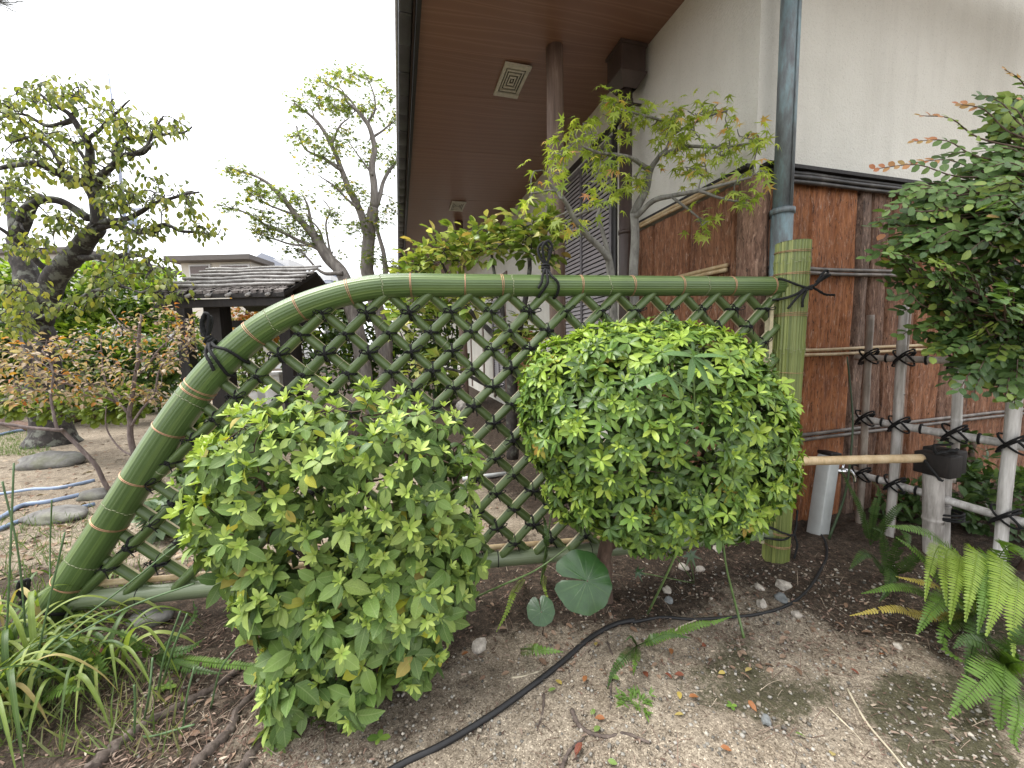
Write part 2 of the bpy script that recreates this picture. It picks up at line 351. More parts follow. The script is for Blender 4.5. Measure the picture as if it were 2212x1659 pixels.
# ------------------------------------------------------------------ house: gable wall and long wall, deep eaves, cedar bark wainscot
U0, V0 = 1.775, 1.62; SZ = lambda u: 3.115+.05*(u-U0); UF = .225; ZT = 1.875
def m_plaster():
    t = NT('plaster'); v = t.coord('Object'); n = t.noise(v, 95, 4, .65); b = t.noise(v, 1.2, 4, .6)
    c = t.ramp(b, [(.3, (.58, .56, .495)), (.7, (.68, .66, .595))])
    sp = t.noise(v, 150, 2, .5); c = t.mix(t.ramp(sp, [(.6, 0.), (.72, .4)]), c, (.36, .34, .29))
    st = t.noise(t.coord('Object', (5, 5, .5)), 1.4, 5, .65); c = t.mix(t.ramp(st, [(.48, 0.), (.8, .3)]), c, (.36, .34, .30))
    return t.col(c).set(Roughness=.95).bump(n, .9, .008).m
def m_soffit():
    t = NT('veneer_board'); v = t.coord('Object', (1.1, 6.5, 1)); n = t.noise(v, 1.1, 2, .5, .3)
    w = t.n('ShaderNodeTexWave', wave_type='BANDS', bands_direction='Y'); w.inputs['Scale'].default_value = .6; w.inputs['Distortion'].default_value = 9; w.inputs['Detail'].default_value = 2.5; w.inputs['Detail Scale'].default_value = .7
    t.l(v, w.inputs['Vector']); f = t.noise(t.coord('Object', (3, 120, 1)), 2, 3)
    c = t.ramp(w.outputs['Fac'], [(.0, (.215, .112, .078)), (.6, (.225, .12, .084)), (.88, (.27, .152, .11)), (1, (.215, .112, .078))])
    c = t.mix(.35, c, t.ramp(f, [(.3, (.8, .8, .8)), (.7, (1.15, 1.15, 1.15))]), 'MULTIPLY')
    c = t.mix(t.ramp(t.rnd(), [(0, 0.), (1, .2)]), c, (.14, .078, .058))
    return t.col(c).set(Roughness=t.ramp(f, [(.3, .34), (.7, .5)])).bump(f, .05, .002).m
def m_bark():
    t = NT('cedar_bark'); v = t.coord('Object', (22, 22, 4.2)); n = t.noise(v, 1.5, 7, .7, .9); n2 = t.noise(t.coord('Object', (70, 70, 11)), 1.3, 5, .7, .6)
    o = t.n('ShaderNodeObjectInfo'); r = o.outputs['Random']
    n3 = t.noise(t.coord('Object', (55, 55, 13)), 1.2, 5, .7, .9); n4 = t.noise(t.coord('Object', (95, 95, 20)), 1.1, 4, .65, .8)
    red = t.ramp(n, [(.25, (.11, .038, .016)), (.42, (.235, .088, .035)), (.58, (.37, .15, .06)), (.75, (.45, .22, .11))])
    gr = t.ramp(n, [(.3, (.04, .03, .025)), (.45, (.13, .088, .068)), (.6, (.225, .165, .135)), (.75, (.31, .25, .215))])
    a = t.n('ShaderNodeAttribute', attribute_type='OBJECT'); a.attribute_name = 'grey'
    c = t.mix(a.outputs['Fac'], red, gr); c = t.mix(.8, c, t.ramp(n2, [(.3, (.5, .48, .46)), (.5, (1, 1, 1)), (.72, (1.3, 1.28, 1.26))]), 'MULTIPLY'); c = t.mix(t.ramp(n3, [(.56, 0.), (.66, .75)]), c, (.50, .34, .255)); c = t.mix(t.ramp(n4, [(.33, .92), (.43, 0.)]), c, (.022, .012, .009))
    c = t.mix(1., c, t.ramp(r, [(0, (.82, .8, .78)), (1, (1.15, 1.1, 1.05))]), 'MULTIPLY')
    return t.col(c).set(Roughness=.85).bump(t.math('ADD', n3, t.math('MULTIPLY', n4, .7)), .9, .014).m
def m_cane(name, a, b, c2):
    t = NT(name); v = t.coord('Object', (40, 40, 40)); n = t.noise(v, .35, 5, .65); k = t.ramp(n, [(.3, a), (.5, b), (.72, c2)])
    n2 = t.noise(t.coord('Object', (160, 160, 12)), 1, 3); k = t.mix(.4, k, t.ramp(n2, [(.3, (.6, .6, .6)), (.7, (1.2, 1.2, 1.2))]), 'MULTIPLY')
    return t.col(k).set(Roughness=.5).bump(n2, .1, .003).m
M_plaster, M_soffit, M_bark = m_plaster(), m_soffit(), m_bark()
M_darkwood = bark_mat('weathered_dark_wood', [(.3, (.006, .0045, .0038)), (.6, (.017, .0125, .0105)), (.8, (.045, .036, .030))], (30, 30, 3), .7, .3)
M_colwood = bark_mat('column_wood', [(.3, (.10, .066, .05)), (.55, (.18, .125, .098)), (.8, (.30, .23, .19))], (30, 30, 2.5), .6, .25)
M_brownmetal = plain('brown_metal', (.058, .039, .033), .45, .0, 9, .2)
M_fascia = plain('dark_fascia', (.016, .0135, .0135), .5)
M_tile = plain('eave_tile', (.065, .065, .072), .45, 0, 7, .3)
M_metal = plain('galvanised_metal', (.45, .46, .47), .3, .8)
def m_verd():
    t = NT('patinated_copper'); v = t.coord('Object', (9, 9, 2.2)); n = t.noise(v, 2.2, 6, .7)
    c = t.ramp(n, [(.32, (.10, .10, .108)), (.46, (.15, .175, .185)), (.58, (.19, .265, .285)), (.75, (.25, .38, .40))])
    return t.col(c).set(Roughness=.55, Metallic=.15).bump(n, .08, .003).m
M_verd = m_verd()
M_cream = plain('cream_grille', (.48, .45, .38), .5, 0, 40, .15); M_black = plain('dark_gap', (.008, .008, .008), .8)
M_slat = plain('shutter_slat', (.34, .315, .32), .45, .1, 20, .12); M_frame = plain('shutter_frame', (.13, .12, .125), .45, .1)
M_cane_new = m_cane('straw_cane', (.33, .22, .11), (.46, .34, .19), (.55, .45, .29)); M_cane_old = m_cane('grey_cane', (.05, .042, .036), (.13, .11, .095), (.24, .21, .18))
M_cane_black = m_cane('blackened_cane', (.012, .011, .011), (.04, .036, .034), (.12, .11, .10))
M_concrete = plain('stone_base', (.33, .31, .28), .9, 0, 25, .3); M_slate = plain('roof_tile', (.06, .062, .07), .6, 0, 12, .3)
house = thing('house', 'traditional house with white plaster walls, cedar bark wainscot and deep brown eaves', 'house', W(U0, V0, 0))
house.rotation_euler = (0, 0, HA); PINV[house.name] = {'pinv': Matrix.Translation((-U0, -V0, 0))}
VE = 24.
b = MB(); b.box((U0+.03, V0+.03, ZT), (7., V0+.17, 3.5)); b.obj('gable_wall', M_plaster, house, False)
b = MB()   # long wall with the openings of the two shutters left free
OP = [(2.98, 4.12, .62, 2.735), (6.55, 7.35, .3, 1.9)]
b.box((U0, V0+.012, ZT), (U0+.16, 2.72, 3.3)); b.box((U0, 2.72, 0), (U0+.16, 2.98, 3.3)); b.box((U0, 2.98, 2.735), (U0+.16, 4.12, 3.3)); b.box((U0, 2.98, 0), (U0+.16, 4.12, .62))
b.box((U0, 4.12, 0), (U0+.16, 6.55, 3.3)); b.box((U0, 6.55, 1.9), (U0+.16, 7.35, 3.3)); b.box((U0, 6.55, 0), (U0+.16, 7.35, .3)); b.box((U0, 7.35, 0), (U0+.16, VE, 3.3))
b.obj('long_wall', M_plaster, house, False)
b = MB(); b.box((U0+.16, V0+.17, .0), (7, VE, .1)); b.box((6.9, V0+.17, .1), (7, VE, 3.3)); b.box((U0+.16, VE-.1, .1), (6.9, VE, 3.3)); b.obj('inner_shell', M_darkwood, house, False)
# roof above the eaves (out of the picture, gives the eaves their shade)
b = MB(); V8 = [(UF-.1, .9, 3.10), (7.6, .9, 5.1), (7.6, VE+.6, 5.1), (UF-.1, VE+.6, 3.10)]
b.add(V8+[(x, y, z+.12) for x, y, z in V8], [(3, 2, 1, 0), (4, 5, 6, 7), (0, 1, 5, 4), (1, 2, 6, 5), (2, 3, 7, 6), (3, 0, 4, 7)]); b.obj('roof', M_slate, house, False)
# soffit: veneer boards laid across the eave
v = 1.02; k = 0
while v < VE:
    w = .455; b = MB(); e = .0002
    f = [(UF, v+e, SZ(UF)), (U0-.001 if v+w > V0 else 4.2, v+e, SZ(U0)), (U0-.001 if v+w > V0 else 4.2, v+w-e, SZ(U0)), (UF, v+w-e, SZ(UF))]
    dz = .0006*math.sin(k*2.3)
    b.add([(x, y, z+dz) for x, y, z in f]+[(x, y, z+dz+.012) for x, y, z in f], [(3, 2, 1, 0)[::-1], (4, 5, 6, 7), (0, 1, 5, 4), (1, 2, 6, 5), (2, 3, 7, 6), (3, 0, 4, 7)])
    b.obj('soffit_board', M_soffit, house, False); v += w; k += 1
b = MB(); b.box((UF-.028, .95, SZ(UF)-.035), (UF-.002, VE, SZ(UF)+.11)); b.obj('fascia_board', M_fascia, house, False)
b = MB(); b.box((UF-.042, .95, SZ(UF)+.02), (UF-.03, VE, SZ(UF)+.13)); b.obj('fascia_strip', M_brownmetal, house, False)
v = 1.0; g = random.Random(3); tl = None
while v < VE:                                            # row of eave tiles along the edge
    w = .27; b = MB(); dz = g.uniform(-.004, .004); lo = (UF-.128, v, SZ(UF)+.028+dz); hi = (UF-.046, v+w-.007, SZ(UF)+.075+dz)
    cbox(b, lo, hi, .008); b.obj('eave_tile', M_tile, house, True); v += w
b = MB(); b.tube([(UF-.136, .95, SZ(UF)+.07), (UF-.136, VE, SZ(UF)+.07)], .011, 8); b.obj('drip_edge', M_metal, house)
# square ventilation grilles in the soffit
def vent(u, v):
    z = SZ(u)-.004; fr = MB(); r = MB(); n = 5; hu, hv = .10, .185
    def ring(m, a, c, d, h):                             # a hollow rectangle, outer half size (a*hu, a*hv), band d
        A, B = hu*a, hv*a; C, D = hu*c, hv*c
        for lo, hi in (((-A, -B), (A, -D)), ((-A, D), (A, B)), ((-A, -D), (-C, D)), ((C, -D), (A, D))): m.box((u+lo[0], v+lo[1], z-h+.05*lo[0]), (u+hi[0], v+hi[1], z+.05*lo[0]))
    ring(fr, 1, .76, 0, .012); o = fr.obj('vent_grille', M_cream, house, False)
    q = MB(); q.box((u-.9*hu*.86, v-.86*hv*.9, z-.002), (u+.9*hu*.86, v+.86*hv*.9, z+.0005)); q.obj('vent_backing', M_black, o, False)
    for i in range(4): ring(r, .66-.2*i, .56-.2*i if i < 3 else 0.0, 0, .010)
    r.obj('vent_louvre', M_cream, o, False)
vent(.928, 3.04); vent(.905, 5.77); vent(.9, 8.5)
# columns under the eave, each on a stone
for (u, v, r) in ((1.13, 2.68, .058), (1.035, 6.5, .065), (1.02, 10.4, .065)):
    b = MB(); b.tube(wob([(u, v, z) for z in np.linspace(.14, SZ(u), 14)], .004, v), np.linspace(r*1.04, r, 14), 18); b.obj('column', M_colwood, house)
    me = rockmesh('column_stone', M_concrete, (.16, .16, .12), v, 2, amp=.15); o = link('column_stone', me, house, Matrix.Translation((u, v, .06)))
# cedar bark wainscot: separate boards on both walls
def bark_board(face, a0, a1, z0, z1, seed, grey, round_=.012, depth=.03, amp=.009):
    nu = max(8, int((a1-a0)/.011)); nz = int((z1-z0)/.03)
    def fn(i, j):
        a = a0+(a1-a0)*i; z = z0+(z1-z0)*j; e = min(i, 1-i)*(a1-a0)
        h = noise.noise((a*38+seed, z*2.6, seed))*amp+noise.noise((a*90, z*5, seed+3))*amp*.5+noise.noise((a*9, z*1.2, seed))*amp
        d = depth+h-round_*max(0, 1-e/.018)**2
        if i in (0, 1): d = 0.002
        return (a, V0+.03-d, z) if face == 'gable' else (U0-d, a, z)
    b = MB(); b.grid(fn, nu, nz)
    if face == 'long': b.f = [q[::-1] for q in b.f]
    o = b.obj('bark_board', M_bark, house); o['grey'] = float(grey); return o
for a0, a1, gy, sd_ in ((1.80, 1.965, .25, 1.), (1.97, 2.138, .0, 2.), (2.146, 2.50, .0, 3.), (2.505, 2.60, .95, 4.), (2.61, 2.77, .7, 5.), (2.775, 3.03, .45, 6.), (3.04, 3.3, .2, 7.), (3.31, 3.62, .6, 8.), (3.63, 4.0, .3, 9.), (4.01, 4.4, .5, 10.), (4.41, 4.9, .2, 11.), (4.91, 5.6, .4, 12.)):
    bark_board('gable', a0, a1, -.02, ZT-.015, sd_, gy, depth=.04 if gy > .9 else .03)
for a0, a1, gy, sd_ in ((1.72, 2.06, .35, 21.), (2.065, 2.42, .28, 22.), (2.425, 2.70, .3, 23.)): bark_board('long', a0, a1, 0, ZT-.01, sd_, gy)
b = MB(); b.tube(wob([(U0+.005, V0+.02, z) for z in np.linspace(-.02, ZT-.01, 24)], .006, 5, 7), .068, 14, prof=lambda th, L: 1+.07*np.sin(th*9+L*2)+.04*np.sin(th*17)); o = b.obj('corner_post', M_bark, house); o['grey'] = .75
def cane(pts, r, mat, name='bamboo_rail', seed=0):
    b = MB(); P = wob(smooth_path(pts, 10), .004, seed, 3); L = np.concatenate([[0], np.cumsum(np.linalg.norm(np.diff(P, axis=0), axis=1))])
    R = r*(1+.22*np.exp(-((L % .23)-.03)**2/.00006)); b.tube(P, R, 7); return b.obj(name, mat, house)
for z, mt, r, dd in ((1.897, M_cane_black, .011, .05), (1.874, M_cane_black, .011, .062), (1.852, M_cane_black, .010, .056), (1.418, M_cane_old, .010, .052), (1.395, M_cane_old, .010, .055), (.985, M_cane_new, .009, .052), (.958, M_cane_new, .009, .055), (.515, M_cane_old, .010, .052), (.488, M_cane_old, .010, .055)):
    cane([(1.83, V0+.03-dd, z), (3.2, V0+.03-dd, z+.006), (5.5, V0+.03-dd, z)], r, mt, seed=z*9)
for z, r, dd in ((1.905, .011, .045), (1.882, .012, .052), (1.455, .012, .05), (1.430, .012, .056)): cane([(U0-dd, 1.70 if z > 1.6 else 1.74, z), (U0-dd, 2.2, z+.004), (U0-dd, 2.72, z)], r, M_cane_new, seed=z*5)
b = MB(); b.box((U0-.045, 1.64, 1.918), (U0+.001, 2.74, 1.936)); b.box((1.80, V0-.045, 1.912), (5.6, V0+.029, 1.93)); b.obj('wainscot_cap', M_darkwood, house, False)
# louvred shutters
def shutter(v0, v1, z0, z1, pitch):
    fr = MB(); x0, x1 = U0-.03, U0+.02
    for q in ((v0, v0+.035), (v1-.035, v1), ((v0+v1)/2-.015, (v0+v1)/2+.015)): fr.box((x0, q[0], z0), (x1, q[1], z1))
    for q in ((z0, z0+.04), (z1-.04, z1)): fr.box((x0-.002, v0+.001, q[0]), (x1, v1-.001, q[1]))
    o = fr.obj('shutter', M_frame, house, False); q = MB(); q.box((U0+.025, v0, z0), (U0+.03, v1, z1)); q.obj('shutter_backing', M_black, o, False)
    me = None; z = z0+.05; L = (v1-v0)/2-.05
    while z < z1-.06:
        for c in ((v0+.035+v0+(v1-v0)/2-.015)/2, (v1-.035+(v0+v1)/2+.015)/2):
            if me is None:
                m = MB(); m.add([(0, -L/2, 0), (0, L/2, 0), (.016, L/2, .034), (.016, -L/2, .034), (.006, -L/2, -.001), (.006, L/2, -.001), (.020, L/2, .033), (.020, -L/2, .033)], [(0, 1, 2, 3)[::-1], (4, 5, 6, 7), (0, 1, 5, 4), (2, 3, 7, 6), (1, 2, 6, 5), (3, 0, 4, 7)]); me = m.mesh('shutter_slat', M_slat, False)
            link('shutter_slat', me, o, Matrix.Translation((U0-.022, c, z)))
        z += pitch
shutter(2.98, 4.12, .62, 2.735, .04); shutter(6.55, 7.35, .3, 1.9, .036)
# trim posts beside the openings
b = MB()
for v, w in ((2.93, .05), (4.12, .06)): b.box((U0-.018, v, .05), (U0-.001, v+w, 2.78))
b.box((U0-.02, 2.90, 2.78), (U0-.001, 4.2, 2.83)); b.obj('window_surround', M_fascia, house, False)
b = MB()
for v in (6.45, 7.36, 8.3, 9.8): b.box((U0-.02, v, .05), (U0-.001, v+.1, 2.2))
b.box((U0-.021, 6.3, 2.2), (U0-.001, 10, 2.28)); b.obj('timber_frame', M_colwood, house, False)
b = MB(); b.box((U0-.014, 5.1, .1), (U0-.001, 6.2, 1.25)); b.obj('skirting_panel', M_bark, house, False)
# brown rainwater hopper and pipe on the long wall; patinated pipe at the corner
b = MB(); hu, hv2, ht = U0-.125, 2.615, SZ(U0)-.012
c4 = [(-.105, -.105), (.105, -.105), (.105, .105), (-.105, .105)]; lv = [(1.0, 0), (1.0, -.02), (.9, -.022), (.9, -.175), (.98, -.178), (.98, -.19), (.5, -.27)]
V8 = [(hu+a*s, hv2+c*s, ht+z) for s, z in lv for a, c in c4]
b.add(V8, [(i*4+j, i*4+(j+1) % 4, i*4+4+(j+1) % 4, i*4+4+j) for i in range(len(lv)-1) for j in range(4)]+[(0, 1, 2, 3)]); hop = b.obj('rain_hopper', M_brownmetal, house, False)
b = MB(); b.tube([(hu, hv2, ht-.262), (hu, hv2, .02)], .046, 14)
for z in (1.85, 2.75, .95): b.tube([(hu, hv2, z), (hu, hv2, z+.025)], .052, 14); b.box((hu, hv2-.008, z+.006), (U0, hv2+.008, z+.02))
b.obj('rain_pipe', M_brownmetal, hop)
b = MB(); pu, pv = 1.845, V0-.085
b.tube([(pu, pv, 3.1), (pu, pv, 1.66)], .042, 16); b.tube([(pu, pv, 1.68), (pu, pv, .1)], .047, 16); b.tube([(pu, pv, 1.66), (pu, pv, 1.685)], .054, 16)
b.box((pu+.012, pv-.008, 1.664), (pu+.028, V0, 1.68)); b.box((pu-.06, pv-.004, .9), (pu+.06, pv+.004, .92)); b.obj('downpipe', M_verd, house)
b = MB(); b.box((pu-.008, pv-.0475, 1.69), (pu+.008, pv-.042, 3.09)); b.obj('pipe_seam', M_verd, house)
# ------------------------------------------------------------------ the green bamboo screen fence (split-bamboo rail and post, lattice between)
def m_green(name, a, b, c, lines=1., pale=(.34, .36, .19), rough=.42, ns=0):
    t = NT(name); u = t.n('ShaderNodeTexCoord').outputs['UV']; mp = t.n('ShaderNodeMapping'); mp.inputs['Scale'].default_value = (90, 2.2, 1); t.l(u, mp.inputs['Vector'])
    n = t.noise(mp.outputs[0], 1, 4, .7); n2 = t.noise(t.coord('Object'), 5, 4, .6)
    k = t.ramp(n, [(.28, a), (.5, b), (.74, c)]); k = t.mix(.5, k, t.ramp(n2, [(.3, (.72, .74, .72)), (.7, (1.25, 1.22, 1.2))]), 'MULTIPLY')
    mp2 = t.n('ShaderNodeMapping'); mp2.inputs['Scale'].default_value = (160, 1.3, 1); t.l(u, mp2.inputs['Vector'])
    k = t.mix(t.ramp(t.noise(mp2.outputs[0], 1, 2, .5), [(.68, 0.), (.76, .6*lines)]), k, pale)
    if ns:                                               # each split strip keeps its own shade
        sx = t.n('ShaderNodeSeparateXYZ'); t.l(u, sx.inputs[0]); w = t.n('ShaderNodeTexWhiteNoise', noise_dimensions='1D'); t.l(t.math('FLOOR', t.math('ADD', t.math('MULTIPLY', sx.outputs[0], ns), .5)), w.inputs['W'])
        k = t.mix(1., k, t.ramp(w.outputs['Value'], [(0, (.74, .76, .72)), (.6, (1, 1, 1)), (1, (1.35, 1.26, 1.12))]), 'MULTIPLY')
    t.col(k).set(Roughness=rough); t.b.inputs['Specular IOR Level'].default_value = .5; return t.bump(n, .15, .002).m
M_rail = m_green('green_split_bamboo', (.058, .098, .030), (.086, .138, .044), (.14, .19, .08), rough=.34, ns=27)
M_post = m_green('yellow_green_split_bamboo', (.10, .135, .035), (.17, .205, .06), (.27, .29, .11), 1.3, (.42, .40, .2), ns=30)
M_slatg = m_green('green_bamboo_slat', (0.048, 0.079, 0.025), (0.074, 0.114, 0.035), (0.114, 0.157, 0.055), .5)
M_pole = m_green('grey_green_bamboo_pole', (.11, .145, .075), (.16, .195, .115), (.22, .25, .16), .3, (.3, .32, .22), .38)
M_cut = plain('cut_bamboo_edge', (.50, .44, .29), .6, 0, 60, .2)
M_node = plain('pale_bamboo_node', (.24, .255, .15), .6, 0, 60, .25)
M_wire = plain('copper_wire', (.44, .25, .155), .45, .6, 60, .15)
M_rope = plain('black_palm_rope', (.0038, .0038, .0042), .85, 0, 120, .4)
fence = thing('bamboo_screen_fence', 'green bamboo screen fence with arched top rail and diamond lattice beside the house', 'fence', F0)
RP = [(1688, 620, .041), (1480, 618, .041), (1250, 616.5, .041), (1000, 613.5, .043), (880, 615, .044), (800, 622, .045), (720, 640, .046), (640, 669, .047), (570, 707, .049), (510, 755, .050), (455, 810, .051), (400, 880, .052), (350, 953, .052), (300, 1032, .052), (250, 1110, .052), (200, 1186, .052), (150, 1262, .052), (100, 1338, .052)]
ST = np.array([onf(x, y) for x, y, _ in RP]); ST[:5, 1] = 1.284
RPATH = smooth_path([FW(s, 0, t) for s, t in ST], 12); RR = np.interp(np.linspace(0, 1, len(RPATH)), np.linspace(0, 1, len(RP)), [r for *_, r in RP])
RPATH[0] = FW(-.03, 0, 1.284)
RL = np.concatenate([[0], np.cumsum(np.linalg.norm(np.diff(RPATH, axis=0), axis=1))])
# fine resampling
LL = np.arange(0, RL[-1], .02); RPF = np.stack([np.interp(LL, RL, RPATH[:, i]) for i in range(3)], 1); RRF = np.interp(LL, RL, RR)
def strips(n, amp0, amp1, L1):
    return lambda th, L: 1-(amp0+(amp1-amp0)*min(L/L1, 1))*np.abs(np.cos(th*n/2))**5-.004*np.sin(th*7+L*3)
b = MB(); b.tube(RPF, RRF, 108, prof=strips(27, .055, .014, 2.6), up=FN); b.obj('top_rail', M_rail, fence)
def ring(P, T, r, wr, mat, name, par, turns=2, sk=.0, gap=.004, label=None):
    T = nv(T); a = nv(np.cross(T, (0, 0, 1.) if abs(T[2]) < .9 else (1., 0, 0))); c = np.cross(T, a); b = MB()
    for k in range(turns):
        th = np.linspace(0, 2*math.pi, 33); ph = k*1.3
        pts = P+np.outer(np.cos(th)*r, a)+np.outer(np.sin(th)*r, c)+np.outer((k-.5*(turns-1))*gap+sk*np.cos(th+ph), T); b.tube(pts, wr, 5, caps=False)
    return b.obj(name, mat, par)
def rail_at(s_px=None, L=None):
    i = int(np.clip(np.searchsorted(LL, L), 1, len(LL)-2)); return RPF[i], nv(RPF[i+1]-RPF[i-1]), RRF[i]
def railL(x, y):
    s, t = onf(x, y); d = np.linalg.norm(RPF-FW(s, 0, t), axis=1); return LL[np.argmin(d)]
g = random.Random(5)
for x, y in ((1664, 618), (1577, 618), (1468, 618), (1363, 617), (1250, 616), (1078, 615), (1001, 614), (888, 614), (762, 631), (648, 667), (556, 718), (437, 833), (425, 850), (366, 932), (300, 1032), (240, 1125), (157, 1250)):
    P, T, r = rail_at(L=railL(x, y)); ring(P, T, r*1.015, .0012, M_wire, 'copper_wire', fence, 2, g.uniform(-.003, .003), .004)
for x, y in ((1520, 618), (1265+45, 616), (1078+30, 615), (826, 618), (596, 690), (415, 862), (262, 1092), (180, 1215)):   # culm joints run right round the bundle
    P, T, r = rail_at(L=railL(x, y)); a = nv(np.cross(T, (0, 0, 1.))); c = np.cross(T, a); m = MB(); off = 0
    for k in range(27):                                  # a little ridge on every strip, not quite in line
        th = 2*math.pi*(k+np.array([.08, .5, .92]))/27; off = .7*off+g.gauss(0, .0022); m.tube([P+a*math.cos(q)*r*(1.0+.006*(i == 1))+c*math.sin(q)*r*(1.0+.006*(i == 1))+T*(off+(.012*math.cos(q) if x < 500 else 0)) for i, q in enumerate(th)], .0016, 4)
    m.obj('bamboo_joint', M_node, fence)
def post_prof(n): return lambda th, L: 1-.06*np.abs(np.cos(th*n/2))**5
b = MB(); zz = np.concatenate([np.arange(-.05, 1.47, .018), [1.472]]); rr = .056+.011*sstep(.1, 1.4, zz)
NPS = 30; nth = NPS*4
def post_pt(i, j):
    k = int(j*len(zz)) if j < 1 else len(zz)-1; z = zz[k]; th = 2*math.pi*i; st = int(i*NPS)
    r = rr[k]*(1-.085*abs(math.cos(th*NPS/2))**4)
    for zn in (.36, .78, 1.0, 1.385):
        q = z-(zn+.010*math.sin(st*2.7)); r += .0042*math.exp(-(q/.006)**2)
    return F0+np.array([.012*z+r*math.cos(th), r*math.sin(th), z])
b.grid(post_pt, nth, len(zz)-1); b.obj('post', M_post, fence)
for zn in (.36, .78, 1.0, 1.385):                        # the joints of the strips, a pale tick on each
    m = MB()
    for st in range(NPS):
        z = zn+.010*math.sin(st*2.7)+g.gauss(0, .002); r = .056+.011*float(sstep(.1, 1.4, z))+.003; th = 2*math.pi*(st+np.array([.15, .5, .85]))/NPS; m.tube([F0+np.array([.012*z+r*math.cos(q), r*math.sin(q), z]) for q in th], .0014, 4)
    m.obj('strip_joints', M_node, fence)
b = MB(); th = np.linspace(0, 2*math.pi, 41)[:-1]
top = [F0+np.array([.0177+.0665*math.cos(a), .0665*math.sin(a), 1.4725]) for a in th]; inn = [F0+np.array([.0177+.058*math.cos(a), .058*math.sin(a), 1.4725]) for a in th]; dn = [F0+np.array([.0177+.058*math.cos(a), .058*math.sin(a), 1.40]) for a in th]
b.add(top+inn+dn, [(i, (i+1) % 40, 40+(i+1) % 40, 40+i) for i in range(40)]+[(40+i, 40+(i+1) % 40, 80+(i+1) % 40, 80+i) for i in range(40)]+[tuple(range(80, 120))]); b.obj('post_rim', M_cut, fence)
for z, k in ((1.43, 2), (1.335, 2), (1.155, 3), (.905, 1), (.53, 2), (.30, 1), (.155, 2), (.09, 2)):
    ring(F0+np.array([.012*z, 0, z]), np.array([.02, g.uniform(-.06, .06), 1]), .058+.011*float(sstep(.1, 1.4, z)), .0012, M_wire, 'copper_wire', fence, k, .002, .005)
b = MB(); b.box((-.095, -.014, .1), (-.078, .014, 1.24), 0, np.stack([FU, FN, (0, 0, 1)], 1), F0); b.obj('edge_strip', M_cut, fence, False)
# bottom pole with joints
BP = [(90, 1338), (215, 1292), (340, 1281), (470, 1268), (1030, 1212), (1250, 1192), (1640, 1152), (1672, 1149)]
BS = np.array([onf(x, y) for x, y in BP]); BS[0] = (BS[1][0]-.2, BS[1][1]-.01); BP3 = smooth_path([FW(s, .0, t) for s, t in BS], 14)
BL = np.concatenate([[0], np.cumsum(np.linalg.norm(np.diff(BP3, axis=0), axis=1))])
br = .031*(1+.07*np.exp(-(((BL+.12) % .42)-.03)**2/.0001)); b = MB(); b.tube(BP3, br, 16); b.obj('bottom_pole', M_pole, fence)
k = .32
while k < BL[-1]:
    i = np.searchsorted(BL, k); i = min(max(i, 1), len(BL)-2); ring(BP3[i], BP3[i+1]-BP3[i-1], .0318, .002, M_black, 'pole_joint', fence, 1); k += .42
# flat cane lying on the bottom pole
b = MB(); b.tube(BP3[6:-4]+np.array([0, .02, .043]), .011, 8); b.obj('cane', M_cane_new, fence)
# lattice slats: split culms, clipped to the frame
ss = RPF[::-1] @ FU-F0@FU; ts = RPF[::-1][:, 2]
def t_top(s): return np.interp(s, ss, ts)
def t_bot(s): q = BP3@FU-F0@FU; return np.interp(s, q, BP3[:, 2])
A_, B_ = .1515, .0722; s_ref, t_ref = onf(1140.5, 674)                 # one crossing, read off the photograph
MS = 2*B_/A_; SMIN = ss.min()
def inside(s, t): return (s < -.05) & (s > SMIN+.02) & (t < t_top(s)-.022) & (t > t_bot(s)+.005)
def slat(s0, sgn, nn, seed):
    s = np.linspace(SMIN, -.02, 1400); t = t_ref+sgn*MS*(s-s0); I = np.where(inside(s, t))[0]
    if len(I) < 25: return
    a, c = np.array([s[I[0]], t[I[0]]]), np.array([s[I[-1]], t[I[-1]]]); d = (c-a)/np.linalg.norm(c-a); L = np.linalg.norm(c-a); p = np.array([-d[1], d[0]])
    wv = .0172; n = max(6, int(L/.03)); rg = random.Random(seed); jn = rg.uniform(.1, .4); V = []; uv = []
    prof = [(-1, -.012), (-1, -.004), (-.75, .006), (-.4, .0115), (0, .013), (.4, .0115), (.75, .006), (1, -.004), (1, -.012), (0, -.006)]
    kk = []
    for i in range(n+1):
        x = L*i/n; q = (x-jn) % .38; bump = .0022*math.exp(-((min(q, .38-q))/.006)**2); jt = .0015*math.sin(x*9+seed)
        for j, (w, h) in enumerate(prof):
            P = a+d*x+p*(w*(wv+bump)+jt); V.append(FW(P[0], nn+h*(1.2)+(bump if h > 0 else 0), P[1])); uv.append((j/10*.25+seed*.37 % 1, x))
    m = len(prof); f, mi = [], []
    for i in range(n):
        for j in range(m):
            f.append((i*m+j, (i+1)*m+j, (i+1)*m+(j+1) % m, i*m+(j+1) % m)); mi.append(0 if 1 <= j <= 6 else 1)
    mb = MB(); mb.add(V, f+[tuple(range(m)), tuple(range(n*m+m-1, n*m-1, -1))], uv); mb.m = mi+[1, 1]
    o = mb.obj('lattice_slat', [M_slatg, M_cut], fence, True); o.data.polygons.foreach_set('use_smooth', [True if x == 0 else False for x in mb.m])
    for e in range(3):                                   # pale ring where the culm joint crosses
        x = jn+.38*e
        if .03 < x < L-.03:
            P = a+d*x; r = MB(); rp = [FW(*(lambda Q: (Q[0], nn+h*1.2+.0022, Q[1]))(P+p*w*(wv+.002))) for w, h in prof[1:8]]; r.tube(rp, .0013, 4); r.obj('slat_joint', M_node, o)
for k in range(-20, 22):
    slat(s_ref+k*A_, +1, .010, k+50); slat(s_ref+k*A_, -1, -.010, k+150)
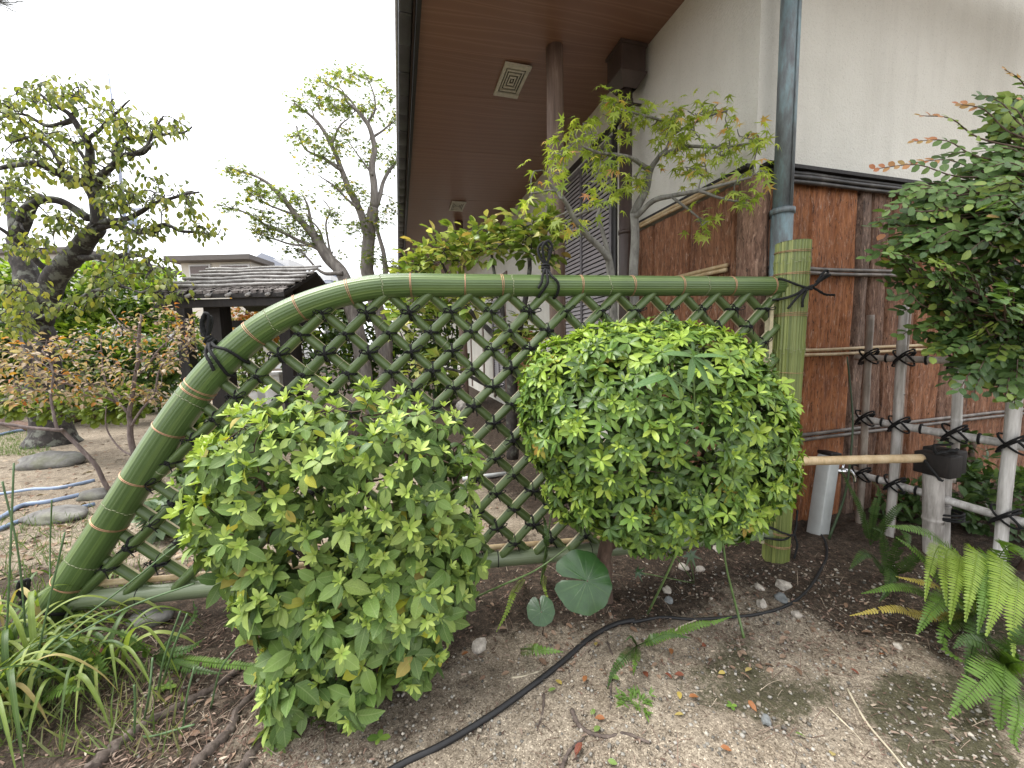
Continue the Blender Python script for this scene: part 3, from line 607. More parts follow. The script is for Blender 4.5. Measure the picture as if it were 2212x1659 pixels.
# lashings at the crossings: black cord wraps, some tied in a bow
def knot_mesh(kind):
    m = MB(); g = np.random.default_rng(kind+11); th = np.linspace(0, 2*math.pi, 19)
    for k in (-1, 1):
        m.tube(np.stack([.003*k+.001*np.sin(th*2), .035*np.cos(th), .034*np.sin(th)-.002], 1), .0027, 5, caps=False)
        m.tube(np.stack([.036*np.cos(th), .003*k+.001*np.cos(th*2), .036*np.sin(th)-.002], 1), .0027, 5, caps=False)
    for _ in range(3): q = g.normal(0, .006, (6, 3))*[1, 1, .5]+[0, 0, .037]; m.tube(smooth_path(q, 3), .0035, 5)
    tails = [[(0, 0, .038), (-.02, -.004+.01*kind, .042), (-.042, -.012, .036)], [(0, 0, .038), (.012, -.02, .04), (.02, -.045, .036)]]
    if kind: tails.append([(0, 0, .038), (.022, .012, .045), (.045, .022, .042), (.052, .012, .04), (.03, .002, .042), (.004, 0, .04)])
    if kind == 2: tails.append([(0, 0, .038), (-.02, .018, .045), (-.036, .012, .044), (-.02, 0, .042)])
    for t in tails: m.tube(smooth_path(t, 5), .0026, 5)
    return m.mesh('lashing', M_rope)
KN = [knot_mesh(k) for k in range(3)]; FR = np.stack([FU, (0, 0, 1.), FN], 1); g = random.Random(2)
for j in range(-18, 3):
    for i in range(-20, 14):
        s = s_ref+(i+(.5 if j % 2 else 0))*A_; t = t_ref+j*B_
        if not bool(inside(np.array(s), np.array(t))) or t > t_top(s)-.05 or t < t_bot(s)+.05 or s > -.07: continue
        M4 = Matrix.Identity(4); a = g.uniform(-.25, .25); sc = g.uniform(.68, .84); R3 = Matrix(FR.tolist()) @ Matrix.Rotation(a, 3, 'Z')
        for p in range(3):
            for q in range(3): M4[p][q] = R3[p][q]*sc
        P = FW(s, 0, t)
        for p in range(3): M4[p][3] = P[p]
        link('lashing', KN[(1 if g.random() < .5 else 2) if j % 2 == 0 else 0], fence, M4)
# the big rope ties
def rope(paths, r, name='rope_tie', par=None):
    m = MB()
    for p in paths:
        P = wob(smooth_path(p, 7), .003, len(p)*1.7, 20); m.tube(P, r, 7, prof=lambda th, L: 1+.16*np.sin(th*2+L*420))
    return m.obj(name, M_rope, par or fence)
def tie(x, y, loop, sp):                                   # a tie over the rail with loops standing up
    P, T, r = rail_at(L=railL(x, y)); n = FN; up = nv(np.cross(n, T)); up = up if up[2] > 0 else -up; T = T if T[0] > 0 else -T
    q = lambda a, b, c: P+T*a+up*b+n*c; R1 = r+.008
    pts = [[q(0, R1+.02, .0), q(.014, R1*.6, R1*.8), q(.034, 0, R1+.002), q(.036, -R1*.8, R1*.6), q(.03, -R1-.004, 0)], [q(0, R1+.02, 0), q(-.006, R1*.7, R1*.8), q(-.012, 0, R1+.002), q(-.034, -R1*.8, R1*.6), q(-.036, -R1-.004, 0)],
           [q(0, R1+.02, .005), q(-.022, R1*.75, R1*.75), q(-.032, R1*.1, R1+.003), q(-.045, -R1*.35, R1)], [q(.03, -R1, 0), q(.03, 0, -R1), q(0, R1+.015, -.006)], [q(-.036, -R1, 0), q(-.03, 0, -R1), q(0, R1+.015, -.006)]]
    K = q(0, R1+.03, 0); Z = np.array([0, 0, 1.])
    for a, w in ((-.5, 1), (.5, .8), (.1, .55))[:int(sp)]: pts.append([K, K+Z*loop*.35+T*(-.016*w+a*.008)+n*a*.01, K+Z*loop*.8+T*(-.022*w+a*.01)+n*a*.02, K+Z*loop*1.05+T*a*.012+n*a*.02, K+Z*loop*.8+T*(.022*w+a*.01)+n*a*.02, K+Z*loop*.35+T*(.015*w)+n*a*.01, K])
    for z in (.008, .018, .028): th = np.linspace(0, 6.3, 12); pts.append([q(.013*math.cos(k), R1+z, .012*math.sin(k)) for k in th])
    rope(pts, .0052)
tie(1178, 617, .085, 2); tie(478, 765, .075, 3); tie(98, 1320, .06, 2)
P0 = F0+np.array([.012*1.27, 0, 1.27]); fu, n, up = FU, FN, np.array([0, 0, 1.])
q = lambda a, c, b: P0+fu*a+n*c+up*b
rope([[q(-.10, .035, .04), q(-.05, .066, .015), q(.02, .077, -.01), q(.06, .045, .005)], [q(-.12, .03, -.05), q(-.06, .062, -.04), q(.0, .078, -.005), q(.05, .06, .01)], [q(-.1, .035, -.052), q(-.04, .066, -.03), q(.03, .075, .0)],
      [q(.035, .07, 0), q(.08, .08, .04), q(.115, .07, .062), (q(.10, .07, .07)), q(.05, .075, .02)], [q(.035, .07, 0), q(.09, .075, .035), q(.125, .07, .05)], [q(.0, .08, -.01), q(-.02, .082, -.05), q(-.018, .08, -.085)], [q(.05, .06, 0), q(.1, .07, -.03), q(.15, .07, -.035)], [q(-.01, .08, -.012), q(-.05, .07, -.055), q(-.07, .06, -.09)]], .005)
P0 = F0+np.array([.002, 0, .2]); rope([[q(-.1, .03, .0), q(-.03, .06, -.03), q(.03, .06, -.05), q(.06, .02, -.055)], [q(-.1, .03, -.06), q(-.02, .062, -.065), q(.06, .03, -.05)], [q(.05, .045, -.05), q(.05, .06, -.1), q(.03, .065, -.16)], [q(.05, .04, -.05), q(.075, .03, -.02), q(.085, .02, .05)]], .0045)
# ------------------------------------------------------------------ old grey bamboo fence at the right
def m_oldbamboo():
    t = NT('old_bamboo'); v = t.coord('Object', (14, 14, 3)); n = t.noise(v, 1.5, 5, .65)
    a = t.n('ShaderNodeAttribute', attribute_type='OBJECT'); a.attribute_name = 'brown'
    k = t.mix(a.outputs['Fac'], t.ramp(n, [(.3, (.32, .305, .285)), (.5, (.52, .505, .485)), (.7, (.66, .65, .63))]), t.ramp(n, [(.3, (.13, .10, .08)), (.55, (.27, .215, .17)), (.75, (.40, .34, .28))]))
    n2 = t.noise(t.coord('Object', (90, 90, 6)), 1, 3, .6); k = t.mix(.6, k, t.ramp(n2, [(.3, (.6, .58, .56)), (.6, (1.1, 1.1, 1.1))]), 'MULTIPLY')
    return t.col(k).set(Roughness=.5).bump(n2, .15, .003).m
M_oldb = m_oldbamboo()
UFEN = 2.45
def vfen(x): d = ray(x, 900); t = (UFEN-CP@HU)/(d@HU); return (CP+d*t)@HV
def culm(par, name, a, c, r, mat, brown=0, joints=.3, off=.1, split=False, n=14):
    P = np.array([a+(np.array(c)-a)*i/40 for i in range(41)]); L = np.linalg.norm(np.array(c)-a)*np.linspace(0, 1, 41); q = (L+off) % joints
    ph = np.minimum(q, joints-q); R = r*(1+.10*np.exp(-(ph/.010)**2)-.05*np.exp(-(ph-.02)**2/.0001)); P = wob(P, .004, off*9, 3)
    Ls = np.sort(np.concatenate([L]+[np.array([k*joints-off-.008, k*joints-off, k*joints-off+.008]) for k in range(1, 12)])); Ls = Ls[(Ls >= 0) & (Ls <= L[-1])]
    P2 = np.stack([np.interp(Ls, L, P[:, i]) for i in range(3)], 1); q = (Ls+off) % joints; ph = np.minimum(q, joints-q); R = r*(1+.10*np.exp(-(ph/.007)**2))
    m = MB(); m.tube(P2, R, n, prof=(lambda th, L: 1-.16*np.exp(-((th-2.2)/.12)**2)) if split else None); o = m.obj(name, mat, par); o['brown'] = float(brown); return o
of = thing('bamboo_lattice_fence', 'old grey bamboo fence of poles tied with black rope in front of the bark wall', 'fence', W(UFEN, .9, 0))
PX = [(1866, 682, 0.015, .0165, .85), (1945, 660, -.015, .0185, .25), (2062, 640, .015, .0185, 0), (2196, 700, -.02, .021, .05), (2290, 660, .015, .02, .1)]
for i, (x, yt, du, r, br) in enumerate(PX):
    v = vfen(x); zt = onu(x, yt, UFEN+du)[2]; z0 = -.03
    if i == 2: z0 = onu(x, 955, UFEN+du)[2]
    culm(of, 'upright_pole', W(UFEN+du, v, z0), W(UFEN+du, v+.008, zt), r, M_oldb, br, .29, .07*i+.05, i in (2, 3))
culm(of, 'upright_pole', W(UFEN+.06, vfen(1928), -.03), W(UFEN+.06, vfen(1926), 1.17), .015, M_oldb, .9, .31, .15)
culm(of, 'upright_pole', W(UFEN+.07, vfen(2172), -.03), W(UFEN+.07, vfen(2172), 1.1), .016, M_oldb, .3, .31, .2)
culm(of, 'upright_pole', W(UFEN+.06, vfen(2050), .35), W(UFEN+.06, vfen(2052), 1.15), .014, M_oldb, .6, .31, .2)
for z, r, br in ((.94, .0165, .6), (.60, .0185, .0), (.285, .018, .05)):
    culm(of, 'cross_pole', W(UFEN, 1.56, z), W(UFEN, .25, z-.03), r, M_oldb, br, .27, .1+z)
m = None
for i, (x, yt, du, r, br) in enumerate(PX):
    v = vfen(x)
    for z in (.94, .60, .285):
        if i == 2 and z < .4: continue
        m = MB(); th = np.linspace(0, 2*math.pi, 17); c = W(UFEN+du*.5, v, z-.03*(1.56-v)/1.3)
        for k in range(3):
            a = .05 if k < 2 else .045; sg = 1 if k % 2 else -1
            pts = [c+HU*((r+.020)*math.cos(t)*(-1 if du < 0 else 1)*1.05)+HV*(a*math.sin(t)*.8)+np.array([0, 0, sg*.038*math.sin(t)+.006*k]) for t in th]; m.tube(pts, .0045, 5, caps=False)
        m.tube(smooth_path([c-HU*.045, c-HU*.055-HV*.03+np.array([0, 0, .03]), c-HU*.05-HV*.07+np.array([0, 0, -.01])], 5), .005, 5)
        m.obj('rope_lashing', M_rope, of)
        for dv in (.085,):
            ring(W(UFEN, v-dv, z-.03*(1.56-v)/1.3), HV, r+.003, .0055, M_rope, 'rope_band', of, 1, .006)
# ------------------------------------------------------------------ bamboo water spout
SB = gnd(2018, 1196); spt = thing('bamboo_water_spout', 'bamboo water spout on a dark wooden block above a bamboo stump beside the old fence', 'water spout', SB)
cz = at(2034, 1000, SB[1]-.01)
A3 = np.stack([HU, HV, (0, 0, 1.)], 1); base = SB
culm(spt, 'stump', base+np.array([0, 0, -.04]), np.array([cz[0]-.035, cz[1], cz[2]-.05]), 0.037, M_oldb, .35, .3, .08, False, 20)
culm(spt, 'support_pole', base+np.array([.068, .02, -.04]), np.array([cz[0]+.05, cz[1]+.02, cz[2]-.05]), 0.022, M_oldb, .35, .29, .02, False, 16)
b = MB(); M4 = Matrix([[HU[0], HV[0], 0, cz[0]], [HU[1], HV[1], 0, cz[1]], [0, 0, 1, cz[2]], [0, 0, 0, 1]]); cbox(b, (-.078, -.07, -.05), (.004, .065, .052), .006, 0, M4); b.obj('wood_block', M_darkwood, spt)
b = MB(); cbox(b, (.010, -.05, -.045), (.08, .08, .062), .006, 0, M4); b.obj('wood_block', M_darkwood, spt)
sp0 = at(1985, 989, cz[1]-.02); sp1 = at(1672, 997, cz[1]-.10)
M_spout = m_cane('straw_bamboo_pipe', (.36, .25, .13), (.50, .37, .21), (.60, .48, .31))
culm(spt, 'spout_pipe', sp1, sp0+(sp0-sp1)*.02, .0195, M_spout, 0, .31, .16, False, 18)
b = MB(); dS = nv(sp0-sp1); b.tube([sp1-dS*.0012, sp1+dS*.002], .0145, 16); b.obj('spout_mouth', M_black, spt)
rope([[cz+np.array([-.11+.03*k, -.075+.01*k, .066+.006*(k % 2)]) for k in range(6)], [cz+np.array([-.1, -.06, .07]), cz+np.array([-.04, 0, .085]), cz+np.array([.06, .02, .085]), cz+np.array([.12, .1, .09])], [cz+np.array([-.115, -.03, .03]), cz+np.array([-.12, -.06, 0.]), cz+np.array([-.11, -.09, -.04]), cz+np.array([-.1, -.1, -.05])]], .006, 'rope_tie', spt)
ring((base+np.array([.03, 0, .2])), (0, 0.05, 1), .064, .005, M_rope, 'rope_tie', spt, 3, .006, .009)
# ------------------------------------------------------------------ leaning tap post
TB = gnd(1766, 1150); tp = thing('tap_post', 'pale grey square standpipe with a chrome tap leaning in the corner behind the bamboo post', 'standpipe', TB)
M_pvc = plain('pale_grey_plastic', (.50, .52, .51), .45, 0, 20, .08); M_chrome = plain('chrome', (.75, .76, .78), .12, 1., 20, .03)
TT = at(1792, 975, TB[1]+.02); ax = nv(TT-TB); L = np.linalg.norm(TT-TB); sx = nv(np.cross(np.cross(ax, HU), ax)); sx = nv(HU-ax*(HU@ax)); sy = np.cross(ax, sx)
M4 = Matrix([[sx[0], sy[0], ax[0], TB[0]], [sx[1], sy[1], ax[1], TB[1]], [sx[2], sy[2], ax[2], TB[2]], [0, 0, 0, 1]])
b = MB(); cbox(b, (-.036, -.036, -.05), (.036, .036, L-.02), .006, 0, M4); b.obj('post', M_pvc, tp)
b = MB(); cbox(b, (-.038, -.038, L-.019), (.038, .038, L), .004, 0, M4); b.obj('cap', M_fascia, tp)
t0 = TB+ax*(L-.10)+sx*.036; b = MB(); b.tube(smooth_path([t0, t0+sx*.04-sy*.02, t0+sx*.075-sy*.035+ax*.006, t0+sx*.10-sy*.045-ax*.02, t0+sx*.108-sy*.048-ax*.05], 6), [.014]*6+[.016]*4+[.0115]*15, 12); b.obj('tap', M_chrome, tp)
b = MB(); b.tube([t0+sx*.045-sy*.022, t0+sx*.045-sy*.022+ax*.04], .007, 8); b.tube([t0+sx*.02-sy*.022+ax*.042, t0+sx*.07-sy*.022+ax*.042], .006, 8); b.obj('tap_handle', M_chrome, tp)
# ------------------------------------------------------------------ leaf shapes and leaf colours
T_oval = leaf_tmpl(.58, .22, .10, .42, 4); T_oval2 = leaf_tmpl(.55, .45, .16, .42, 4, 1.0, .03); T_lance = leaf_tmpl(.36, .16, .12, .55, 4); T_lance2 = leaf_tmpl(.38, .38, .16, .55, 4)
T_round = leaf_tmpl(.62, .10, .06, .5, 4, .8); T_round2 = leaf_tmpl(.6, .22, .10, .5, 4, .8); T_holly = leaf_tmpl(.5, .15, .2, .5, 4, 1., .12); T_dry = leaf_tmpl(.5, .5, .35, .45, 4, 1, .15)
T_maple, T_maple2 = maple_tmpl(1, .12), maple_tmpl(1, .35)
M_trunk_dark = bark_mat('dark_lichen_bark', [(.3, (.012, .010, .009)), (.55, (.035, .029, .026)), (.75, (.10, .088, .078))], (14, 14, 8), .85, .8, (.15, .155, .13))
M_trunk_grey = bark_mat('grey_maple_bark', [(.3, (.11, .095, .085)), (.55, (.22, .195, .175)), (.78, (.35, .325, .295))], (16, 16, 4), .85, .5)
M_trunk_mid = bark_mat('grey_green_bark', [(.3, (0.078, 0.072, 0.062)), (.55, (0.179, 0.172, 0.152)), (.78, (0.281, 0.273, 0.242))], (22, 22, 9), .8, .4)
M_stem_brown = bark_mat('brown_stem', [(.3, (.05, .03, .022)), (.55, (.11, .07, .05)), (.78, (.2, .14, .11))], (30, 30, 8), .8, .4)
M_stem_pink = bark_mat('pinkish_stem', [(.3, (.09, .066, .06)), (.55, (.18, .14, .128)), (.78, (.30, .25, .23))], (30, 30, 8), .8, .3)
L_dog = [leaf_mat('dogwood_leaf', [(0.111, 0.142, 0.036), (0.188, 0.222, 0.056), (0.266, 0.296, 0.085), (0.366, 0.333, 0.071)], .5, .4, .3), leaf_mat('dogwood_leaf_dark', [(0.061, 0.092, 0.031), (0.100, 0.136, 0.043), (0.144, 0.172, 0.056)], .5, .4, .3)]  # olive leaves and a darker green sort, mixed at random over the crown
L_map = [leaf_mat('maple_leaf_green', [(0.098, 0.140, 0.034), (0.154, 0.203, 0.050), (0.224, 0.280, 0.067)], .5, .45, .15), leaf_mat('maple_leaf_yellow', [(0.308, 0.336, 0.045), (0.462, 0.420, 0.056), (0.532, 0.392, 0.056)], .5, .45, .15)]
L_ymap = [leaf_mat('young_maple_leaf', [(0.234, 0.325, 0.063), (0.361, 0.450, 0.091), (0.505, 0.559, 0.127)], .45, .45, .2), leaf_mat('young_maple_leaf_turning', [(0.650, 0.595, 0.109), (0.650, 0.396, 0.180), (0.650, 0.289, 0.162), (0.613, 0.487, 0.127)], .45, .45, .2)]
L_hol = [leaf_mat('holly_leaf', [(0.112, 0.185, 0.039), (0.185, 0.277, 0.055), (0.297, 0.370, 0.084), (0.407, 0.425, 0.111)], .28, .25, .3), leaf_mat('holly_leaf_pale', [(0.519, 0.519, 0.194), (0.650, 0.629, 0.277), (0.482, 0.333, 0.125)], .4, .3, .2)]
L_hedge = [leaf_mat('hedge_leaf', [(0.040, 0.089, 0.016), (0.072, 0.137, 0.022), (0.113, 0.185, 0.028)], .35, .25, .15), leaf_mat('hedge_leaf_new', [(0.193, 0.306, 0.034), (0.274, 0.402, 0.045), (0.354, 0.451, 0.068)], .4, .35, .15)]
L_dark = [leaf_mat('evergreen_leaf', [(0.029, 0.066, 0.017), (0.059, 0.110, 0.022), (0.103, 0.162, 0.033)], .35, .25, .15), leaf_mat('evergreen_leaf_new', [(0.162, 0.235, 0.039), (0.235, 0.294, 0.055)], .4, .35, .15)]
L_aut = [leaf_mat('autumn_leaf', [(.26, .17, .11), (.38, .27, .19), (.48, .38, .30), (.42, .36, .30)], .6, .35, .2), leaf_mat('autumn_leaf_orange', [(.42, .17, .04), (.45, .24, .05), (.40, .13, .05)], .55, .4, .2), leaf_mat('autumn_leaf_green', [(.14, .16, .04), (.22, .22, .06), (.26, .24, .1)], .55, .4, .2)]
# ------------------------------------------------------------------ trees
def poly(*p, Y=5., dz=0., r=(.05, .01)):
    n = len(p); return ([at(x, y, Y+dz*i/max(n-1, 1)) for i, (x, y) in enumerate(p)], r[0], r[1])
def tree(name, label, cat, trunk, branches, regs, n, per, size, tm, mats, tw, wood, seed, spread=.1, droop=.4, kw=.02, group=None, keep=300, twr=.004, mi=None, n_up=8):
    g = np.random.default_rng(seed); root = thing(name, label, cat, trunk[0][0][0], group)
    b = MB(); N, R = limbs(b, trunk, kw, 12, 7); b.obj('trunk', wood, root)
    b = MB(); N2, R2 = limbs(b, branches, kw, n_up); T = blob_points(regs, n, seed); D = twigs(b, N+N2, R+R2, T, twr, .16, 4); b.obj('branches', wood, root)
    P, d, nn, sc = spray(T, D, per, spread, g, droop); k = len(P)
    foliage(root, tm, mats, P, d, nn, sc*size, g.integers(0, len(tm), k), (g.random(k)[:, None] > np.cumsum(mi)[None, :-1]).sum(1) if mi else None, keep); return root
# the spreading tree with dark leaning trunk at the left
Y = 4.6
tree('spreading_tree', 'spreading tree with dark forked trunk and drooping yellow green leaves at the left', 'tree',
     [poly((116, 975), (113, 945), (106, 905), Y=Y, r=(.30, .15)), poly((112, 960), (96, 860), (88, 750), (74, 690), (72, 645), Y=Y, r=(.165, .14)), poly((80, 700), (120, 600), (164, 553), (192, 517), (215, 487), Y=Y, dz=-.2, r=(.125, .075)), poly((70, 660), (56, 600), (44, 560), (37, 516), Y=Y, dz=.15, r=(.12, .09))],
     [poly((215, 487), (206, 433), (190, 398), (194, 360), (190, 305), (160, 258), (124, 232), (88, 200), Y=Y-.2, dz=-.3, r=(.07, .012)), poly((212, 490), (255, 480), (303, 462), (346, 436), (394, 422), (430, 414), Y=Y-.2, dz=-.5, r=(.035, .008)),
      poly((214, 490), (255, 491), (328, 502), (352, 486), (394, 498), (437, 502), (474, 509), Y=Y-.2, dz=-.2, r=(.04, .008)), poly((204, 433), (226, 378), (251, 345), (292, 331), (332, 312), Y=Y-.25, dz=-.4, r=(.045, .01)),
      poly((251, 345), (255, 323), (277, 305), (346, 290), (383, 283), (413, 268), Y=Y-.35, dz=.2, r=(.03, .007)), poly((190, 400), (139, 378), (91, 356), (36, 360), (-20, 372), Y=Y-.2, dz=-.5, r=(.055, .015)), poly((192, 470), (157, 451), (120, 433), (84, 429), (60, 450), (45, 480), Y=Y-.1, dz=-.3, r=(.045, .03)),
      poly((37, 516), (52, 480), (73, 440), (84, 425), Y=Y+.15, dz=-.1, r=(.08, .04)), poly((37, 516), (25, 450), (0, 410), (-30, 380), Y=Y+.15, dz=.3, r=(.06, .02)), poly((164, 553), (226, 562), (277, 549), (310, 560), (328, 578), (310, 600), Y=Y-.1, dz=-.6, r=(.035, .008)),
      poly((120, 590), (80, 565), (50, 530), (20, 500), (-30, 480), Y=Y, dz=-.3, r=(.04, .015)), poly((88, 690), (160, 650), (219, 630), (255, 615), (303, 633), (365, 632), Y=Y-.1, dz=-.8, r=(.035, .007)), poly((88, 700), (40, 690), (0, 690), (-30, 695), Y=Y-.1, dz=-.7, r=(.03, .01)),
      poly((160, 258), (100, 270), (50, 250), (10, 240), Y=Y-.4, r=(.025, .008)), poly((190, 305), (230, 270), (260, 240), (285, 215), Y=Y-.4, r=(.02, .006)), poly((139, 378), (120, 330), (70, 300), (20, 310), Y=Y-.4, r=(.025, .008)), poly((292, 331), (320, 300), (350, 250), Y=Y-.6, r=(.018, .006)), poly((194, 360), (150, 300), (90, 290), Y=Y-.3, r=(.02, .006))],
     [(90, 205, 65, 32, Y-.4, .4), (20, 250, 45, 55, Y-.4, .5), (155, 200, 45, 30, Y-.5, .4), (110, 300, 110, 40, Y-.3, .6), (235, 255, 60, 45, Y-.4, .5), (300, 285, 60, 35, Y-.5, .4), (378, 272, 28, 16, Y-.3, .2), (250, 335, 55, 30, Y-.4, .4), (60, 345, 70, 30, Y-.4, .5), (180, 375, 70, 40, Y-.3, .5), (30, 420, 55, 45, Y-.3, .5), (295, 430, 65, 30, Y-.5, .4), (395, 430, 45, 28, Y-.6, .3), (440, 492, 45, 25, Y-.4, .25), (335, 388, 25, 18, Y-.5, .2), (245, 420, 60, 40, Y-.4, .4), (60, 525, 70, 30, Y-.4, .4), (150, 475, 60, 30, Y-.4, .4), (310, 490, 70, 25, Y-.4, .4), (270, 545, 80, 30, Y-.5, .4), (335, 580, 45, 22, Y-.6, .3), (355, 622, 55, 25, Y-.8, .3), (240, 600, 60, 25, Y-.7, .3), (45, 640, 50, 40, Y-.7, .4), (130, 660, 70, 16, Y-.8, .2), (210, 645, 40, 16, Y-.8, .2), (30, 700, 50, 30, Y-.8, .3)],
     820, 4, .060, [T_oval, T_oval2], L_dog, None, M_trunk_dark, 31, 0.12, .75, .04, mi=[.7, .3], twr=.0045)
# two grey maples farther back
Y = 5.6; ML = 'maple trees behind the fence'
tree('maple_tree', 'tall upright grey maple with sparse small leaves close to the dark eave edge', 'tree',
     [poly((842, 905), (838, 840), (828, 734), (806, 640), (795, 582), (797, 506), (806, 450), Y=Y, r=(.13, .075))],
     [poly((806, 450), (808, 400), (804, 350), (808, 312), (795, 269), (770, 240), (752, 222), (741, 195), Y=Y, dz=-.2, r=(.06, .012)), poly((797, 520), (775, 450), (753, 404), (738, 367), (716, 312), (688, 269), (668, 247), (636, 222), Y=Y, dz=-.4, r=(.06, .01)),
      poly((806, 460), (822, 420), (829, 396), (848, 360), (862, 330), Y=Y, dz=.2, r=(.04, .015)), poly((800, 300), (818, 288), (838, 272), (858, 262), Y=Y, r=(.02, .007)), poly((795, 269), (812, 235), (800, 190), (790, 165), Y=Y-.1, r=(.018, .006)), poly((738, 367), (700, 345), (672, 330), (650, 312), (640, 270), Y=Y-.2, dz=-.2, r=(.028, .007)),
      poly((716, 312), (735, 270), (755, 252), Y=Y-.3, r=(.02, .006)), poly((770, 240), (745, 205), (715, 185), (690, 175), Y=Y-.1, r=(.018, .006)), poly((775, 450), (745, 425), (715, 395), (690, 375), Y=Y-.1, dz=-.3, r=(.022, .006)), poly((833, 600), (832, 560), (818, 506), (806, 480), Y=Y-.1, r=(.04, .02)), poly((688, 269), (676, 240), (660, 226), Y=Y-.4, r=(.012, .005)), poly((804, 378), (775, 340), (750, 300), Y=Y-.1, r=(.018, .006))],
     [(735, 165, 50, 18, Y-.2, .3), (690, 178, 20, 16, Y-.1, .2), (795, 165, 18, 18, Y, .2), (680, 212, 35, 22, Y-.3, .3), (640, 226, 22, 14, Y-.4, .2), (722, 225, 40, 30, Y-.2, .3), (785, 235, 45, 28, Y, .3), (838, 205, 18, 22, Y+.1, .2), (848, 262, 22, 38, Y+.1, .2), (662, 300, 42, 33, Y-.4, .3), (740, 300, 40, 30, Y-.2, .3), (705, 338, 45, 26, Y-.3, .3), (800, 330, 40, 30, Y, .3), (848, 345, 20, 38, Y+.2, .2), (662, 370, 16, 14, Y-.4, .2), (728, 400, 38, 20, Y-.2, .3), (768, 420, 35, 28, Y-.1, .3), (806, 478, 42, 30, Y, .3), (845, 440, 18, 26, Y+.1, .2), (775, 500, 26, 30, Y, .2), (850, 570, 30, 20, Y-.3, .2), (800, 555, 25, 15, Y-.2, .2)],
     470, 5, .088, [T_maple, T_maple2], L_map, None, M_trunk_grey, 32, .13, .3, .03, ML, mi=[.88, .12], twr=.004)
Y = 5.2
tree('maple_tree', 'low maple leaning left over the thatched gate with long bare limbs', 'tree',
     [poly((800, 905), (780, 760), (756, 650), (738, 595), (708, 555), (686, 517), Y=Y, r=(.11, .065))],
     [poly((686, 517), (660, 488), (636, 462), (610, 425), (592, 407), (575, 395), (541, 378), (498, 363), Y=Y, dz=-.3, r=(.05, .009)), poly((700, 545), (660, 525), (620, 505), (578, 487), (545, 470), (523, 458), (487, 444), Y=Y, dz=-.4, r=(.03, .007)), poly((686, 517), (675, 485), (664, 452), (655, 425), Y=Y, r=(.035, .01)),
      poly((738, 595), (715, 545), (706, 485), (713, 455), (698, 432), Y=Y+.05, r=(.02, .007)), poly((660, 530), (620, 525), (580, 512), (545, 500), Y=Y-.2, r=(.016, .006)), poly((636, 462), (610, 455), (575, 440), (555, 415), Y=Y-.1, r=(.02, .006)), poly((708, 555), (690, 500), (665, 470), Y=Y+.1, r=(.02, .008)), poly((740, 590), (700, 590), (668, 560), (650, 540), Y=Y-.1, r=(.03, .008))],
     [(512, 368, 34, 13, Y-.3, .2), (560, 394, 28, 13, Y-.2, .2), (498, 448, 34, 18, Y-.4, .2), (550, 420, 30, 20, Y-.2, .3), (600, 420, 30, 20, Y-.1, .3), (570, 470, 40, 20, Y-.3, .3), (655, 428, 34, 18, Y, .2), (642, 480, 40, 30, Y, .3), (600, 500, 45, 22, Y-.2, .3), (562, 502, 26, 12, Y-.3, .2), (682, 510, 30, 24, Y, .2), (645, 540, 30, 20, Y, .2), (718, 460, 22, 18, Y, .2), (722, 540, 18, 20, Y, .2)],
     310, 5, .085, [T_maple, T_maple2], L_map, None, M_trunk_grey, 33, .12, .3, .025, ML, mi=[.9, .1], twr=.004)
